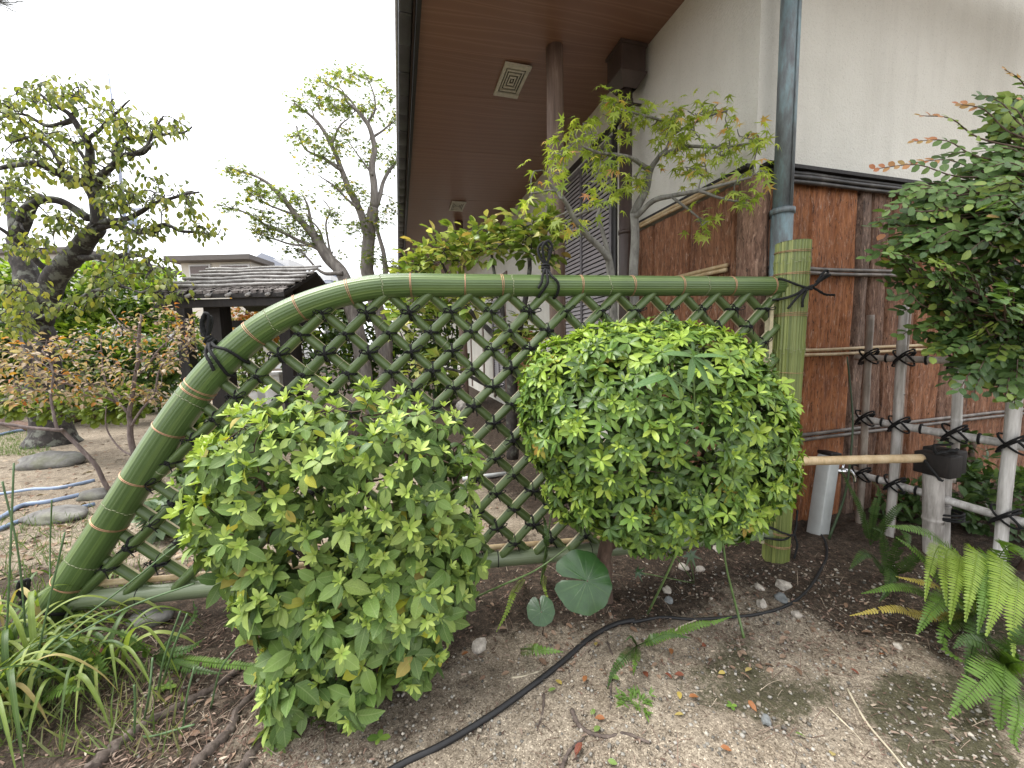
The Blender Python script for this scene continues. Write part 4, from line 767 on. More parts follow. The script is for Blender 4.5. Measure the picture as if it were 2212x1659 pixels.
# young maple in front of the house wall
Y = 2.2
tree('young_maple', 'young maple with star shaped yellow green leaves in front of the white house wall', 'tree',
     [poly((1362, 985), (1366, 800), (1369, 600), (1371, 520), (1370, 463), Y=Y, r=(.03, .022)), poly((1340, 985), (1332, 760), (1318, 590), (1306, 552), (1267, 510), (1238, 470), (1216, 430), (1183, 394), Y=Y-.1, dz=-.3, r=(.026, .007)), poly((1345, 985), (1330, 700), (1322, 580), (1310, 529), (1300, 492), (1291, 463), (1310, 430), Y=Y-.05, r=(.018, .008))],
     [poly((1370, 463), (1394, 412), (1403, 365), (1425, 335), (1442, 318), (1453, 284), Y=Y, dz=.1, r=(.025, .006)), poly((1371, 470), (1409, 434), (1449, 423), (1504, 412), (1560, 398), (1625, 380), Y=Y, dz=-.37, r=(.018, .005)), poly((1403, 365), (1369, 339), (1336, 332), (1292, 330), (1262, 320), Y=Y, dz=-.3, r=(.014, .005)), poly((1453, 284), (1430, 262), (1380, 245), (1330, 232), Y=Y, dz=-.2, r=(.009, .004)), poly((1453, 290), (1490, 270), (1530, 250), (1570, 240), Y=Y, dz=-.25, r=(.009, .004)), poly((1425, 335), (1480, 318), (1540, 318), (1600, 312), (1650, 305), Y=Y, dz=-.37, r=(.011, .004)), poly((1449, 423), (1490, 455), (1520, 480), Y=Y-.15, r=(.008, .004)), poly((1216, 430), (1200, 410), (1150, 415), Y=Y-.4, r=(.007, .004)), poly((1238, 470), (1280, 452), (1296, 445), Y=Y-.3, r=(.008, .004)), poly((1510, 412), (1560, 430), (1610, 440), Y=Y-.3, r=(.008, .004))],
     [(1320, 230, 48, 22, Y-.2, .12), (1285, 270, 42, 24, Y-.2, .12), (1345, 262, 40, 26, Y-.1, .12), (1232, 302, 38, 22, Y-.3, .12), (1212, 332, 36, 18, Y-.35, .12), (1275, 320, 48, 18, Y-.2, .12), (1392, 250, 36, 18, Y-.1, .12), (1432, 270, 38, 24, Y, .12), (1485, 250, 48, 22, 2.02, .12), (1532, 240, 46, 22, 2.02, .12), (1580, 290, 46, 26, 1.9, .12), (1642, 306, 30, 18, 1.84, .12), (1482, 300, 46, 18, 2.02, .12), (1550, 328, 46, 18, 2.02, .12), (1625, 380, 38, 18, 1.84, .12), (1452, 332, 36, 14, Y, .12), (1500, 370, 36, 14, 2.02, .12), (1330, 350, 38, 18, Y-.2, .12), (1175, 380, 40, 18, Y-.4, .12), (1142, 412, 22, 18, Y-.4, .12), (1190, 410, 32, 14, Y-.4, .12), (1312, 400, 46, 18, Y-.15, .12), (1362, 400, 32, 18, Y-.05, .12), (1392, 388, 30, 18, Y, .12), (1590, 430, 38, 18, 1.9, .12), (1510, 478, 26, 12, 2.02, .12), (1282, 440, 36, 14, Y-.3, .12), (1240, 490, 28, 14, Y-.3, .12), (1192, 470, 20, 14, Y-.35, .12)],
     200, 4, .074, [T_maple, T_maple2], L_ymap, None, M_trunk_mid, 34, .085, .45, .012, keep=300, mi=[.93, .07], twr=.0025)
# evergreen shrub with holly-like leaves just behind the fence
Y = 2.55
tree('holly_shrub', 'glossy toothed-leaf evergreen shrub with pale edged leaves showing over the fence top', 'shrub',
     [poly((1107, 990), (1106, 864), (1110, 753), Y=Y, r=(.042, .034))],
     [poly((1110, 753), (1077, 734), (1044, 701), (1004, 659), (975, 610), (950, 560), Y=Y, dz=.1, r=(.026, .008)), poly((1110, 753), (1118, 729), (1135, 659), (1147, 577), (1140, 540), Y=Y, dz=-.1, r=(.026, .01)), poly((1090, 740), (1085, 660), (1070, 600), (1060, 540), Y=Y, r=(.018, .007)), poly((1106, 860), (1050, 830), (990, 800), (940, 790), Y=Y+.1, r=(.02, .006)), poly((1108, 830), (1150, 790), (1180, 760), Y=Y, r=(.014, .005)), poly((1044, 701), (960, 690), (900, 690), Y=Y+.15, r=(.012, .005))],
     [(918, 562, 42, 26, Y+.1, .15), (978, 532, 56, 36, Y+.1, .2), (1058, 518, 56, 38, Y, .2), (1128, 508, 52, 38, Y-.1, .2), (1175, 480, 28, 22, Y-.1, .12), (1180, 540, 28, 24, Y-.1, .1), (880, 680, 55, 45, Y+.25, .2), (950, 650, 50, 36, Y+.2, .2), (1020, 650, 40, 26, Y+.1, .2), (935, 790, 50, 40, Y+.2, .2), (1120, 720, 36, 40, Y, .2), (1150, 800, 30, 50, Y, .1), (890, 600, 40, 20, Y+.15, .15)],
     350, 5, .072, [T_holly, T_oval], L_hol, None, M_trunk_dark, 35, .085, .0, .012, mi=[.85, .15], twr=.003)
# brown and orange shrub at the left
Y = 3.3
tree('autumn_shrub', 'twiggy shrub with withered brown and orange leaves below the spreading tree', 'shrub',
     [poly((290, 1000), (282, 920), (277, 886), (293, 813), (303, 726), (306, 680), Y=Y, r=(0.0245, 0.0096))],
     [poly((245, 1062), (205, 1010), (140, 935), (125, 928), (60, 920), (0, 912), Y=Y-.5, dz=-.3, r=(0.0158, 0.0096)), poly((128, 930), (118, 890), (108, 850), (112, 800), (100, 760), Y=Y-.6, r=(0.0101, 0.0048)), poly((277, 886), (240, 860), (180, 840), (120, 820), (60, 800), Y=Y, dz=-.4, r=(0.0115, 0.0048)), poly((293, 813), (330, 770), (380, 720), (400, 690), Y=Y, r=(0.0101, 0.0040)), poly((285, 920), (330, 860), (345, 800), (380, 760), (420, 730), Y=Y-.1, r=(0.0101, 0.0040)), poly((282, 900), (230, 830), (215, 770), (220, 720), Y=Y-.1, r=(0.0094, 0.0040)), poly((300, 740), (260, 700), (235, 665), Y=Y, r=(0.0065, 0.0032)), poly((290, 985), (250, 960), (230, 930), (235, 880), Y=Y-.1, r=(0.0086, 0.0040))],
     [(60, 760, 75, 40, Y-.5, .3), (180, 750, 70, 40, Y-.3, .3), (280, 720, 60, 40, Y, .3), (380, 710, 55, 40, Y, .3), (340, 675, 60, 16, Y, .2), (110, 820, 90, 30, Y-.5, .3), (250, 800, 80, 30, Y-.2, .3), (350, 780, 55, 30, Y-.1, .3), (30, 830, 45, 25, Y-.5, .2), (420, 740, 28, 30, Y, .2), (200, 850, 90, 26, Y-.3, .2), (70, 860, 90, 26, Y-.4, .3), (330, 850, 60, 30, Y-.1, .2), (30, 780, 60, 40, Y-.5, .3)],
     470, 3, .038, [T_dry, T_oval2, T_dry], L_aut, None, M_stem_pink, 36, .085, .1, .03, keep=300, mi=[.68, .14, .18], twr=.0026)
# clipped evergreen hedge and bushes in the background
def bush(name, label, cat, loc, regs, n, size, tm, mats, mi, seed, keep, group=None, droop=.2, up=.5, core=True):
    g = np.random.default_rng(seed); root = thing(name, label, cat, loc, group); w = np.array([r[2]*r[3] for r in regs], float); w /= w.sum(); P, D, Nn = [], [], []
    b = MB()
    for k in g.choice(len(regs), n, p=w):
        x, y, rx, ry, Y, dp = regs[k]; q = nv(g.normal(0, 1, 3)); q = q*(1-.35*g.random()**1.5)
        if q[2] > .3 and g.random() < .7: q[2] = -q[2]
        c = at(x+q[0]*rx, y+q[1]*ry, Y+q[2]*dp); o = nv(np.array([q[0], q[2], -q[1]]))
        for _ in range(3): dd = nv(g.normal(0, .7, 3)+o*.8+np.array([0, 0, up])); P.append(c+dd*.02); D.append(dd-np.array([0, 0, droop])); Nn.append(nv(o*.5+np.array([0, 0, 1.])+g.normal(0, .35, 3)))
    for x, y, rx, ry, Y, dp in regs:
        for _ in range(4): b.tube(wob(smooth_path([at(x+g.normal(0, .2)*rx, y+ry, Y), at(x+g.normal(0, .3)*rx, y, Y), at(x+g.normal(0, .6)*rx, y-ry*.7, Y)], 4), .05, g.random()*9), .012, 5)
    b.obj('branches', M_stem_brown, root, kind='stuff'); k = len(P); g2 = g.random(k); tops = np.array([d[2] for d in D])
    m = (g2 > mi+.35*(tops-.3)).astype(int) if len(mats) > 1 else None; m = 1-m if m is not None else None
    foliage(root, tm, mats, P, D, Nn, g.uniform(.75, 1.25, k)*size, g.integers(0, len(tm), k), m, keep)
    return root
bush('autumn_bush', 'orange leaved bush seen under the roof of the garden gate', 'bush', gnd(545, 905), [(530, 668, 40, 22, 6, .3), (580, 700, 40, 40, 6, .3), (520, 730, 30, 40, 6, .3)], 300, .075, [T_oval2, T_maple], L_aut[1:], .35, 47, 150)
Y = 7.2; bush('hedge', 'long dark clipped hedge with bright new growth on top behind the spreading tree', 'hedge', gnd(200, 900), [(-30, 640, 90, 60, Y, .5), (60, 625, 90, 60, Y, .5), (160, 630, 90, 62, Y, .5), (260, 632, 90, 62, Y, .5), (350, 650, 75, 60, Y, .5), (60, 740, 120, 70, Y, .5), (220, 740, 120, 70, Y, .5), (360, 740, 90, 70, Y, .5), (150, 830, 140, 60, Y, .5), (330, 830, 110, 60, Y, .5), (0, 820, 90, 60, Y, .5)], 3600, .15, [T_lance, T_lance2], L_hedge, .55, 41, 300)
Y = 5.9; bush('evergreen_bush', 'dark evergreen bush behind the trunk of the spreading tree and the autumn shrub', 'bush', gnd(120, 895), [(-20, 800, 90, 70, Y, .3), (90, 810, 90, 70, Y, .3), (200, 800, 90, 70, Y, .3), (310, 800, 80, 70, Y, .3), (20, 720, 70, 50, Y, .3)], 1300, .12, [T_lance, T_oval], L_dark, .08, 46, 150)
bush('evergreen_bush', 'dark evergreen bush seen through the lattice beyond the gate', 'bush', gnd(720, 890), [(700, 680, 60, 60, 6.6, .4), (770, 700, 60, 80, 7, .4), (880, 720, 70, 80, 7.2, .4), (960, 700, 50, 80, 7.4, .4), (740, 790, 70, 60, 6.6, .4), (860, 800, 80, 60, 7, .4), (650, 760, 40, 60, 6.8, .4), (960, 800, 50, 60, 7.3, .4)], 1500, .13, [T_lance, T_oval], L_dark, .25, 42, 250)
bush('evergreen_bush', 'low round leafy bush behind the left foot of the arched fence', 'bush', gnd(440, 1010), [(430, 1000, 50, 50, 3.0, .2), (410, 930, 40, 40, 3.2, .2), (480, 960, 30, 40, 3.1, .2)], 260, .07, [T_oval, T_round], L_dark, .15, 43, 200)
bush('flowering_bush', 'small pale green bush beside the white pillars', 'bush', gnd(545, 900), [(540, 800, 30, 40, 5.2, .2), (560, 740, 25, 40, 5.6, .2), (600, 720, 30, 40, 6.2, .2)], 260, .07, [T_oval, T_round], L_hol[:1]+L_dark[:1], .5, 44, 150)
bush('ground_plant', 'broad pale leaved plant low behind the lower lattice', 'plant', gnd(395, 1120), [(395, 1085, 35, 30, 2.4, .15), (350, 1120, 25, 20, 2.2, .1)], 60, .09, [T_oval, T_oval2], [leaf_mat('hosta_leaf', [(.10, .16, .09), (.16, .22, .12)], .4, .3, .3)], .5, 45, 200)
bush('ground_plant', 'low pale green leafy plants in front of the trunk of the spreading tree', 'plant', gnd(110, 905), [(20, 872, 60, 26, 3.9, .15), (120, 878, 60, 24, 3.8, .15), (215, 880, 60, 26, 3.7, .15), (280, 870, 40, 30, 3.6, .12)], 420, .07, [T_oval, T_round], L_dark[1:]+L_dog[1:], .5, 49, 150)
# ------------------------------------------------------------------ the three big shrubs in front
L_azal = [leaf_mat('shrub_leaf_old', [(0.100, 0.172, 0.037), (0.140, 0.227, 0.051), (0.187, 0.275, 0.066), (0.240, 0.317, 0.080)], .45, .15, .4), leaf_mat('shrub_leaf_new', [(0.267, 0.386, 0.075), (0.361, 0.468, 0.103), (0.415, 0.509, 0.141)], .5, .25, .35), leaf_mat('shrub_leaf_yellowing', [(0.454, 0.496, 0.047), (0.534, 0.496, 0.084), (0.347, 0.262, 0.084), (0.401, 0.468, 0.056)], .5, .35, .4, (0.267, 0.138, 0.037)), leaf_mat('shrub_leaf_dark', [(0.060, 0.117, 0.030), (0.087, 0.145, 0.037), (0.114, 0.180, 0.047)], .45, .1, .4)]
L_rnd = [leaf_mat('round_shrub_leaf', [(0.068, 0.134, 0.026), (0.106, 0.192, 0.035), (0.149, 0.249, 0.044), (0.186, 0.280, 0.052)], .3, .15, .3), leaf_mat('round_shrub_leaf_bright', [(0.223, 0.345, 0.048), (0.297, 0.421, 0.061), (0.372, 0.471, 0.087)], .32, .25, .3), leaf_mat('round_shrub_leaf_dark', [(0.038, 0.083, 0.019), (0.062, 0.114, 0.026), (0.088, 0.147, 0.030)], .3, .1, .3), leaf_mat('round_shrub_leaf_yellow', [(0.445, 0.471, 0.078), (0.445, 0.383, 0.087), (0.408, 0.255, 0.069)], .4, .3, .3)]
L_lor = [leaf_mat('overhang_leaf', [(0.073, 0.139, 0.039), (0.100, 0.179, 0.050), (0.133, 0.220, 0.065), (0.173, 0.265, 0.077)], .4, .3, .3), leaf_mat('overhang_leaf_pink', [(0.479, 0.186, 0.092), (0.532, 0.293, 0.137), (0.398, 0.265, 0.099)], .4, .35, .2), leaf_mat('overhang_leaf_dark', [(0.041, 0.079, 0.027), (0.060, 0.113, 0.035), (0.079, 0.133, 0.042)], .4, .2, .3), leaf_mat('overhang_leaf_light', [(0.212, 0.293, 0.061), (0.265, 0.346, 0.092)], .4, .35, .3)]
def whorl(c, ax, g, n, L, open_, tw=0., droop=0.):
    """directions of a ring of n leaves round the shoot axis ax"""
    a = nv(np.cross(ax, g.normal(0, 1, 3))); b = np.cross(ax, a); P, D, N = [], [], []
    for i in range(n):
        t = 2*math.pi*(i+g.uniform(-.25, .25))/n+tw; o = a*math.cos(t)+b*math.sin(t); op = open_*g.uniform(.8, 1.2)
        d = nv(o*math.sin(op)+ax*math.cos(op)+np.array([0, 0, -droop])); P.append(c+d*L*.06); D.append(d); N.append(nv(ax*math.sin(op)-o*math.cos(op)+g.normal(0, .12, 3)))
    return P, D, N
def surf(regs, n, g, front=.62, inner=.0):
    """points on the outside of overlapping ellipsoids (surveyed lumps) with their outward normals"""
    E3 = []
    for x, y, rx, ry, Y, dp in regs: E3.append((at(x, y, Y), np.array([rx/FPX*Y, dp, ry/FPX*Y])))
    w = np.array([e[1][0]*e[1][2] for e in E3]); w /= w.sum(); P, N = [], []
    while len(P) < n:
        c, r = E3[g.choice(len(E3), p=w)]; q = nv(g.normal(0, 1, 3))
        if q[1] > .25 and g.random() < front: continue
        k = 1+.10*noise.noise((q[0]*2.2+c[0], q[1]*2.2, q[2]*2.2+c[2])); k *= 1-inner*g.random()**2; p = c+q*r*k; o = nv(q/r)
        if any(np.sum(((p-c2)/r2)**2) < .78 for c2, r2 in E3 if c2 is not c): continue
        P.append(p); N.append(o)
    return np.array(P), np.array(N)
def shrub_left():
    g = np.random.default_rng(51); base = gnd(800, 1500); root = thing('leafy_shrub', 'loose shrub with broad soft green leaves, some yellowing, in front of the arched fence', 'shrub', base)
    regs = [(735, 980, 275, 145, 1.12, .22), (560, 1060, 130, 140, 1.08, .18), (905, 1020, 130, 150, 1.12, .2), (735, 1130, 255, 120, 1.12, .2), (500, 1170, 70, 90, 1.06, .1), (620, 1260, 110, 120, 1.06, .13), (880, 1270, 130, 110, 1.08, .13), (990, 1180, 55, 90, 1.15, .1), (650, 1420, 85, 110, 1.03, .12), (760, 1350, 90, 90, 1.03, .1), (890, 1390, 60, 60, 1.05, .08), (640, 1520, 60, 60, 1.0, .08), (770, 1490, 70, 50, 1.0, .08)]
    P, N = surf(regs, 640, g, .8, .6); zt = at(735, 840, 1.12)[2]; zb = base[2]
    b = MB(); paths = []
    for x, y, xe, ye in ((820, 1470, 700, 980), (860, 1450, 880, 960), (790, 1480, 560, 1040), (880, 1420, 960, 1100), (760, 1490, 600, 1250), (840, 1460, 780, 900), (810, 1480, 700, 1400), (850, 1460, 830, 1150)):
        paths.append(([at(x, y, 1.12+.02*math.sin(x)), at((x*.6+xe*.4)+g.normal(0, 15), y*.6+ye*.4, 1.14), at(xe, ye, 1.12+g.normal(0, .06))], .014, .005))
    NN, RR_ = limbs(b, paths, .012, 7); sel = P-N*.03; D0 = twigs(b, NN, RR_, sel, .0018, .12, 4); b.obj('stems', M_stem_brown, root)
    pp, dd, nn, ss, mm, tt = [], [], [], [], [], []
    for p, o, tw in zip(P, N, D0):
        hz = (p[2]-zb)/(zt-zb); ax = nv(o*.6+np.array([0, 0, .75])+tw*.3+g.normal(0, .4, 3)); big = g.uniform(.036, .056)*(1.25 if hz < .5 else 1.)*(.75 if hz > .85 else 1); low = hz < .35
        k = 5 if g.random() < .6 else 4
        a = whorl(p, ax, g, k, big, g.uniform(1.0, 1.6), 0, g.uniform(.1, .7)); n = len(a[0]); pp += a[0]; dd += a[1]; nn += a[2]; ss += list(big*g.uniform(.75, 1.15, n)); r = g.random(n); yl = .10 if p[0] < at(600, 900, 1.1)[0] else .035
        mm += [2 if q < yl else (3 if q < yl+(.55 if low else .25) else 0) for q in r]; tt += list(g.integers(0, 2, n))
        if g.random() < (1. if hz > .5 else .6):
            sm = g.uniform(.018, .032); a = whorl(p+ax*.02, ax, g, int(g.integers(5, 8)), sm, .75); n = len(a[0]); pp += a[0]; dd += a[1]; nn += a[2]; ss += list(sm*g.uniform(.8, 1.3, n)); mm += [1]*n; tt += [2]*n
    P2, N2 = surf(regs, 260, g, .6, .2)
    for p, o in zip(P2, N2): a = whorl(p-o*g.uniform(.05, .09), nv(o+g.normal(0, .5, 3)), g, 5, .05, 1.3, 0, .3); n = len(a[0]); pp += a[0]; dd += a[1]; nn += a[2]; ss += [.05]*n; mm += [3]*n; tt += [0]*n  # inner layer all in the dark leaf tone, shade painted inside the shrub
    foliage(root, [T_oval, T_oval2, T_lance], L_azal, pp, dd, nn, ss, tt, mm, 300)
def shrub_round():
    g = np.random.default_rng(52); base = np.array([at(1310, 1290, 1.50)[0], 1.50, 0.]); base[2] = gz(base[0], base[1]); root = thing('round_shrub', 'dense clipped dome shrub with glossy whorled leaves in front of the straight fence part', 'shrub', base)
    regs = [(1405, 900, 272, 205, 1.36, .27), (1560, 960, 135, 170, 1.36, .2), (1290, 890, 160, 180, 1.38, .2), (1420, 1050, 225, 120, 1.36, .24), (1640, 990, 70, 120, 1.34, .12), (1220, 830, 90, 90, 1.36, .13), (1220, 1010, 50, 110, 1.38, .12), (1430, 790, 200, 85, 1.38, .22), (1570, 1100, 80, 60, 1.38, .12)]
    P, N = surf(regs, 1350, g, .8, .3); zt = at(1405, 690, 1.36)[2]; zb = at(1405, 1185, 1.36)[2]
    b = MB(); b.tube(wob(smooth_path([base+[0, 0, -.03], at(1308, 1190, 1.50), at(1330, 1120, 1.46), at(1380, 1040, 1.40)], 6), .006, 2, 20), [.028]*8+[.024]*6+[.02]*5, 12); b.obj('trunk', M_stem_brown, root)
    b = MB(); paths = [([at(1308, 1190, 1.5), at(1400+g.normal(0, 40), 1080, 1.42), at(x, y, Y)], .012, .004) for x, y, Y in ((1230, 850, 1.4), (1330, 760, 1.38), (1450, 760, 1.36), (1560, 850, 1.36), (1620, 980, 1.36), (1250, 1000, 1.38), (1420, 950, 1.25), (1540, 1080, 1.3), (1360, 1080, 1.28))]
    NN, RR_ = limbs(b, paths, .012, 6); sel = (P-N*.04)[::3]; twigs(b, NN, RR_, sel, .0015, .1, 4); b.obj('branches', M_stem_brown, root)
    pp, dd, nn, ss, mm, tt = [], [], [], [], [], []
    for p, o in zip(P, N):
        hz = (p[2]-zb)/(zt-zb); ax = nv(o*.9+np.array([0, 0, .45])+g.normal(0, .28, 3)); L = g.uniform(.031, .045)
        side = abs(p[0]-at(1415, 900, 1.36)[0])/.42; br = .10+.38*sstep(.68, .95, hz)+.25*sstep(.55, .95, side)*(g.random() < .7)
        m = 3 if g.random() < .018 else (1 if g.random() < br else (2 if g.random() < .30+.35*float(sstep(.35, .0, side))*float(sstep(.85, .6, hz)) else 0))  # lighter leaves at top and edges, darker mid: shading put into leaf colour
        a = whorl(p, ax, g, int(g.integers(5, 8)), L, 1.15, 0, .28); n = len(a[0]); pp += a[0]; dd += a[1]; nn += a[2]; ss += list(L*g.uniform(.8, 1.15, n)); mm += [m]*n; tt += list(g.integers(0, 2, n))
        if g.random() < .5: L2 = L*.55; a = whorl(p+ax*.008, ax, g, 4, L2, .7); n = len(a[0]); pp += a[0]; dd += a[1]; nn += a[2]; ss += list(L2*g.uniform(.8, 1.15, n)); mm += [1 if g.random() < .6 else m]*n; tt += [0]*n
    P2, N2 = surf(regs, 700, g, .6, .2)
    for p, o in zip(P2, N2): a = whorl(p-o*g.uniform(.05, .10), nv(o+g.normal(0, .5, 3)), g, 6, .042, 1.2, 0, .3); n = len(a[0]); pp += a[0]; dd += a[1]; nn += a[2]; ss += [.042]*n; mm += [2]*n; tt += [0]*n  # inner whorls use the dark leaf colour to paint shade into the gaps
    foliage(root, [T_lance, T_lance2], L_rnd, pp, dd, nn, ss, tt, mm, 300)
def shrub_over():
    g = np.random.default_rng(53); base = W(2.62, .95, 0); root = thing('overhanging_shrub', 'bluish green shrub with rounded leaves and pink shoot tips hanging over the old fence', 'shrub', base)
    hub = [at(2235, 600, 1.62), at(2260, 450, 1.7), at(2200, 720, 1.55), at(2300, 330, 1.75), at(2330, 520, 1.5)]
    b = MB(); NN, RR_ = limbs(b, [([base+[0, 0, -.02], at(2300, 1000, 1.72), hub[0], hub[1], hub[3]], .026, .010), ([at(2300, 1000, 1.72), at(2260, 820, 1.6), hub[2]], .016, .008), ([at(2290, 800, 1.7), hub[4], at(2420, 420, 1.4)], .016, .008)], .02, 8)
    pp, dd, nn, ss, mm, tt = [], [], [], [], [], []
    ends = []
    for x, y, rx, ry, Y, dp, n in ((2190, 320, 90, 90, 1.62, .14, 80), (2100, 420, 130, 75, 1.6, .18, 50), (2010, 470, 110, 60, 1.52, .14, 44), (1960, 545, 80, 60, 1.5, .12, 34), (2050, 560, 130, 80, 1.5, .16, 56), (2160, 560, 130, 110, 1.5, .2, 56), (2020, 660, 70, 60, 1.48, .12, 26), (2120, 680, 110, 80, 1.48, .15, 44), (2060, 740, 90, 60, 1.45, .1, 30), (2130, 800, 80, 50, 1.42, .1, 26), (2190, 830, 50, 40, 1.4, .1, 16), (2210, 440, 110, 120, 1.5, .15, 90), (2230, 680, 90, 130, 1.42, .2, 50), (2190, 250, 70, 50, 1.62, .1, 44), (2200, 500, 90, 70, 1.4, .1, 34), (2330, 350, 120, 150, 1.6, .25, 36), (2350, 600, 120, 160, 1.4, .25, 36)):
        for _ in range(n): q = np.clip(g.normal(0, .55, 3), -1.1, 1.1); ends.append(at(x+q[0]*rx, y+q[1]*ry, Y+q[2]*dp))
    tips = [(1990, 250), (1975, 305), (2070, 225), (1890, 365), (2170, 150), (2205, 215), (1965, 352)]
    ends = [(e, False) for e in ends]+[(at(x, y, 1.6), True) for x, y in tips]
    A = np.array(NN)
    for e, tip in ends:
        c = A[np.argmin(np.linalg.norm(A-e, axis=1)+.25*np.abs(A[:, 2]-e[2]))]; L = np.linalg.norm(e-c); st = e-nv(e-c)*min(L, g.uniform(.13, .22)+.06*tip)
        mid = (st+e)/2+np.array([0, 0, .03]); path = smooth_path([c, st*.5+c*.5+np.array([0, 0, .03]), st, mid, e], 4); b.tube(path, np.linspace(.0045, .0014, len(path)), 4, caps=False)
        seg = smooth_path([st, mid, e], 6); LL_ = np.linspace(0, len(seg)-1.01, int(np.linalg.norm(e-st)/.0165)+2); ax = nv(e-st); fc = nv(np.array([-.45, -.75, .65])+g.normal(0, .3, 3)); sd_ = nv(np.cross(ax, fc)); up = nv(np.cross(sd_, ax)); up = up if up@fc > 0 else -up
        bright = g.random()
        for k, l in enumerate(LL_):
            i = int(l); p = seg[i]+(seg[i+1]-seg[i])*(l-i); s = 1 if k % 2 else -1; f = k/len(LL_)
            pp.append(p); dd.append(nv(sd_*s*(1-.35*f)+ax*(.45+.7*f)+np.array([0, 0, -.12])+g.normal(0, .15, 3))); nn.append(nv(up+g.normal(0, .25, 3))); ss.append(g.uniform(.036, .052)*(1-.4*f if tip else 1-.25*f)*(.9 if tip else 1.0))
            mm.append(1 if (tip and f > .55) or (f > .9 and g.random() < .06) else (3 if bright > .86 or (f > .8 and g.random() < .2) else (2 if bright < .3 else 0))); tt.append(int(g.integers(0, 2)))
    b.obj('branches', M_stem_brown, root); foliage(root, [T_round, T_round2], L_lor, pp, dd, nn, ss, tt, mm, 300)
shrub_left(); shrub_round(); shrub_over()
bush('shade_plant', 'dark leafy undergrowth in the shade between the old fence and the bark wall', 'plant', W(2.75, 1.2, 0), [(1985, 1100, 60, 60, 2.2, .12), (2090, 1090, 70, 80, 2.1, .15), (2190, 1110, 80, 90, 2.0, .15), (2090, 990, 60, 50, 2.15, .12), (1930, 1120, 40, 45, 2.2, .08)], 330, .055, [T_oval, T_lance], [L_lor[2], L_lor[0]], .25, 48, 200)
# bamboo sprig that pokes through the round shrub, thin green shoots, brambles
M_gstem = plain('green_stem', (.10, .16, .05), .5, 0, 40, .3); M_bleaf = leaf_mat('bamboo_leaf', [(.10, .19, .07), (.13, .23, .09)], .4, .3, .3); T_bam = leaf_tmpl(.22, .22, .08, .35, 5, 1.)
sp = thing('bamboo_sprig', 'small bamboo sprig with long plain green leaves standing out of the round shrub', 'sprig', at(1500, 900, 1.16))
b = MB(); hub = at(1497, 770, 1.03); hub2 = at(1442, 812, 1.03); b.tube(smooth_path([at(1500, 930, 1.2), at(1500, 850, 1.06), hub], 5), .0022, 6); b.tube(smooth_path([at(1500, 850, 1.06), at(1470, 830, 1.04), hub2], 5), .0018, 6); b.obj('stem', M_gstem, sp)
for h, x, y, sc_ in ((hub, 1568, 808, 1), (hub, 1570, 760, 1), (hub, 1440, 752, 1), (hub, 1492, 830, 1), (hub, 1545, 835, 1), (hub, 1500, 745, .7), (hub2, 1370, 825, 1), (hub2, 1475, 858, 1), (hub2, 1440, 760, .9), (hub2, 1462, 800, .7)):
    e = at(x, y, .99); d = e-h; foliage(sp, [T_bam], [M_bleaf], [h], [d], [np.array([.1, -.6, .8])], [np.linalg.norm(d)*1.0], keep=1)
def shoot(name, label, pts, r, mat, leaves=(), cat='stem', tm=None, lm=None, size=.03, seed=0):
    rt = thing(name, label, cat, pts[0]); m = MB(); P = smooth_path(pts, 6); m.tube(P, np.linspace(r, r*.6, len(P)), 7); m.obj('stem', mat, rt); g = np.random.default_rng(seed)
    if leaves:
        pp = [P[int(f*(len(P)-1))] for f in leaves]; dd = [nv(g.normal(0, 1, 3)+np.array([0, 0, .2])) for _ in leaves]; foliage(rt, [tm], [lm], pp, dd, [np.array([0, -.4, 1.])]*len(pp), [size]*len(pp), keep=40)
    return rt
shoot('green_shoot', 'long green bamboo shoot climbing from the cable up into the round shrub', [gnd(1398, 1328), at(1450, 1220, 1.22), at(1475, 1150, 1.2), at(1490, 1080, 1.2)], .0042, M_gstem)
shoot('green_shoot', 'green runner lying from the soil to the lower pole left of the round leaf', [gnd(1028, 1290), at(1090, 1262, 1.38), at(1160, 1230, 1.42), at(1230, 1180, 1.45)], .0045, M_gstem)
shoot('green_shoot', 'pair of thin green canes standing before the lattice left of the round shrub', [gnd(1168, 1262), at(1180, 1180, 1.5), at(1195, 1080, 1.48)], .0045, M_gstem)
shoot('green_shoot', 'dark jointed green shoot right of the round shrub beside the black cable', [gnd(1607, 1378), at(1590, 1310, 1.33), at(1570, 1230, 1.33), at(1562, 1170, 1.33)], .005, M_gstem)
shoot('thin_cane', 'thin dark green bamboo cane leaning beside the tap post', [gnd(1790, 1165), at(1822, 1080, 1.95), at(1836, 1000, 1.95), at(1842, 900, 2.0), at(1830, 770, 2.05)], .006, plain('dark_green_cane', (.03, .055, .02), .45))
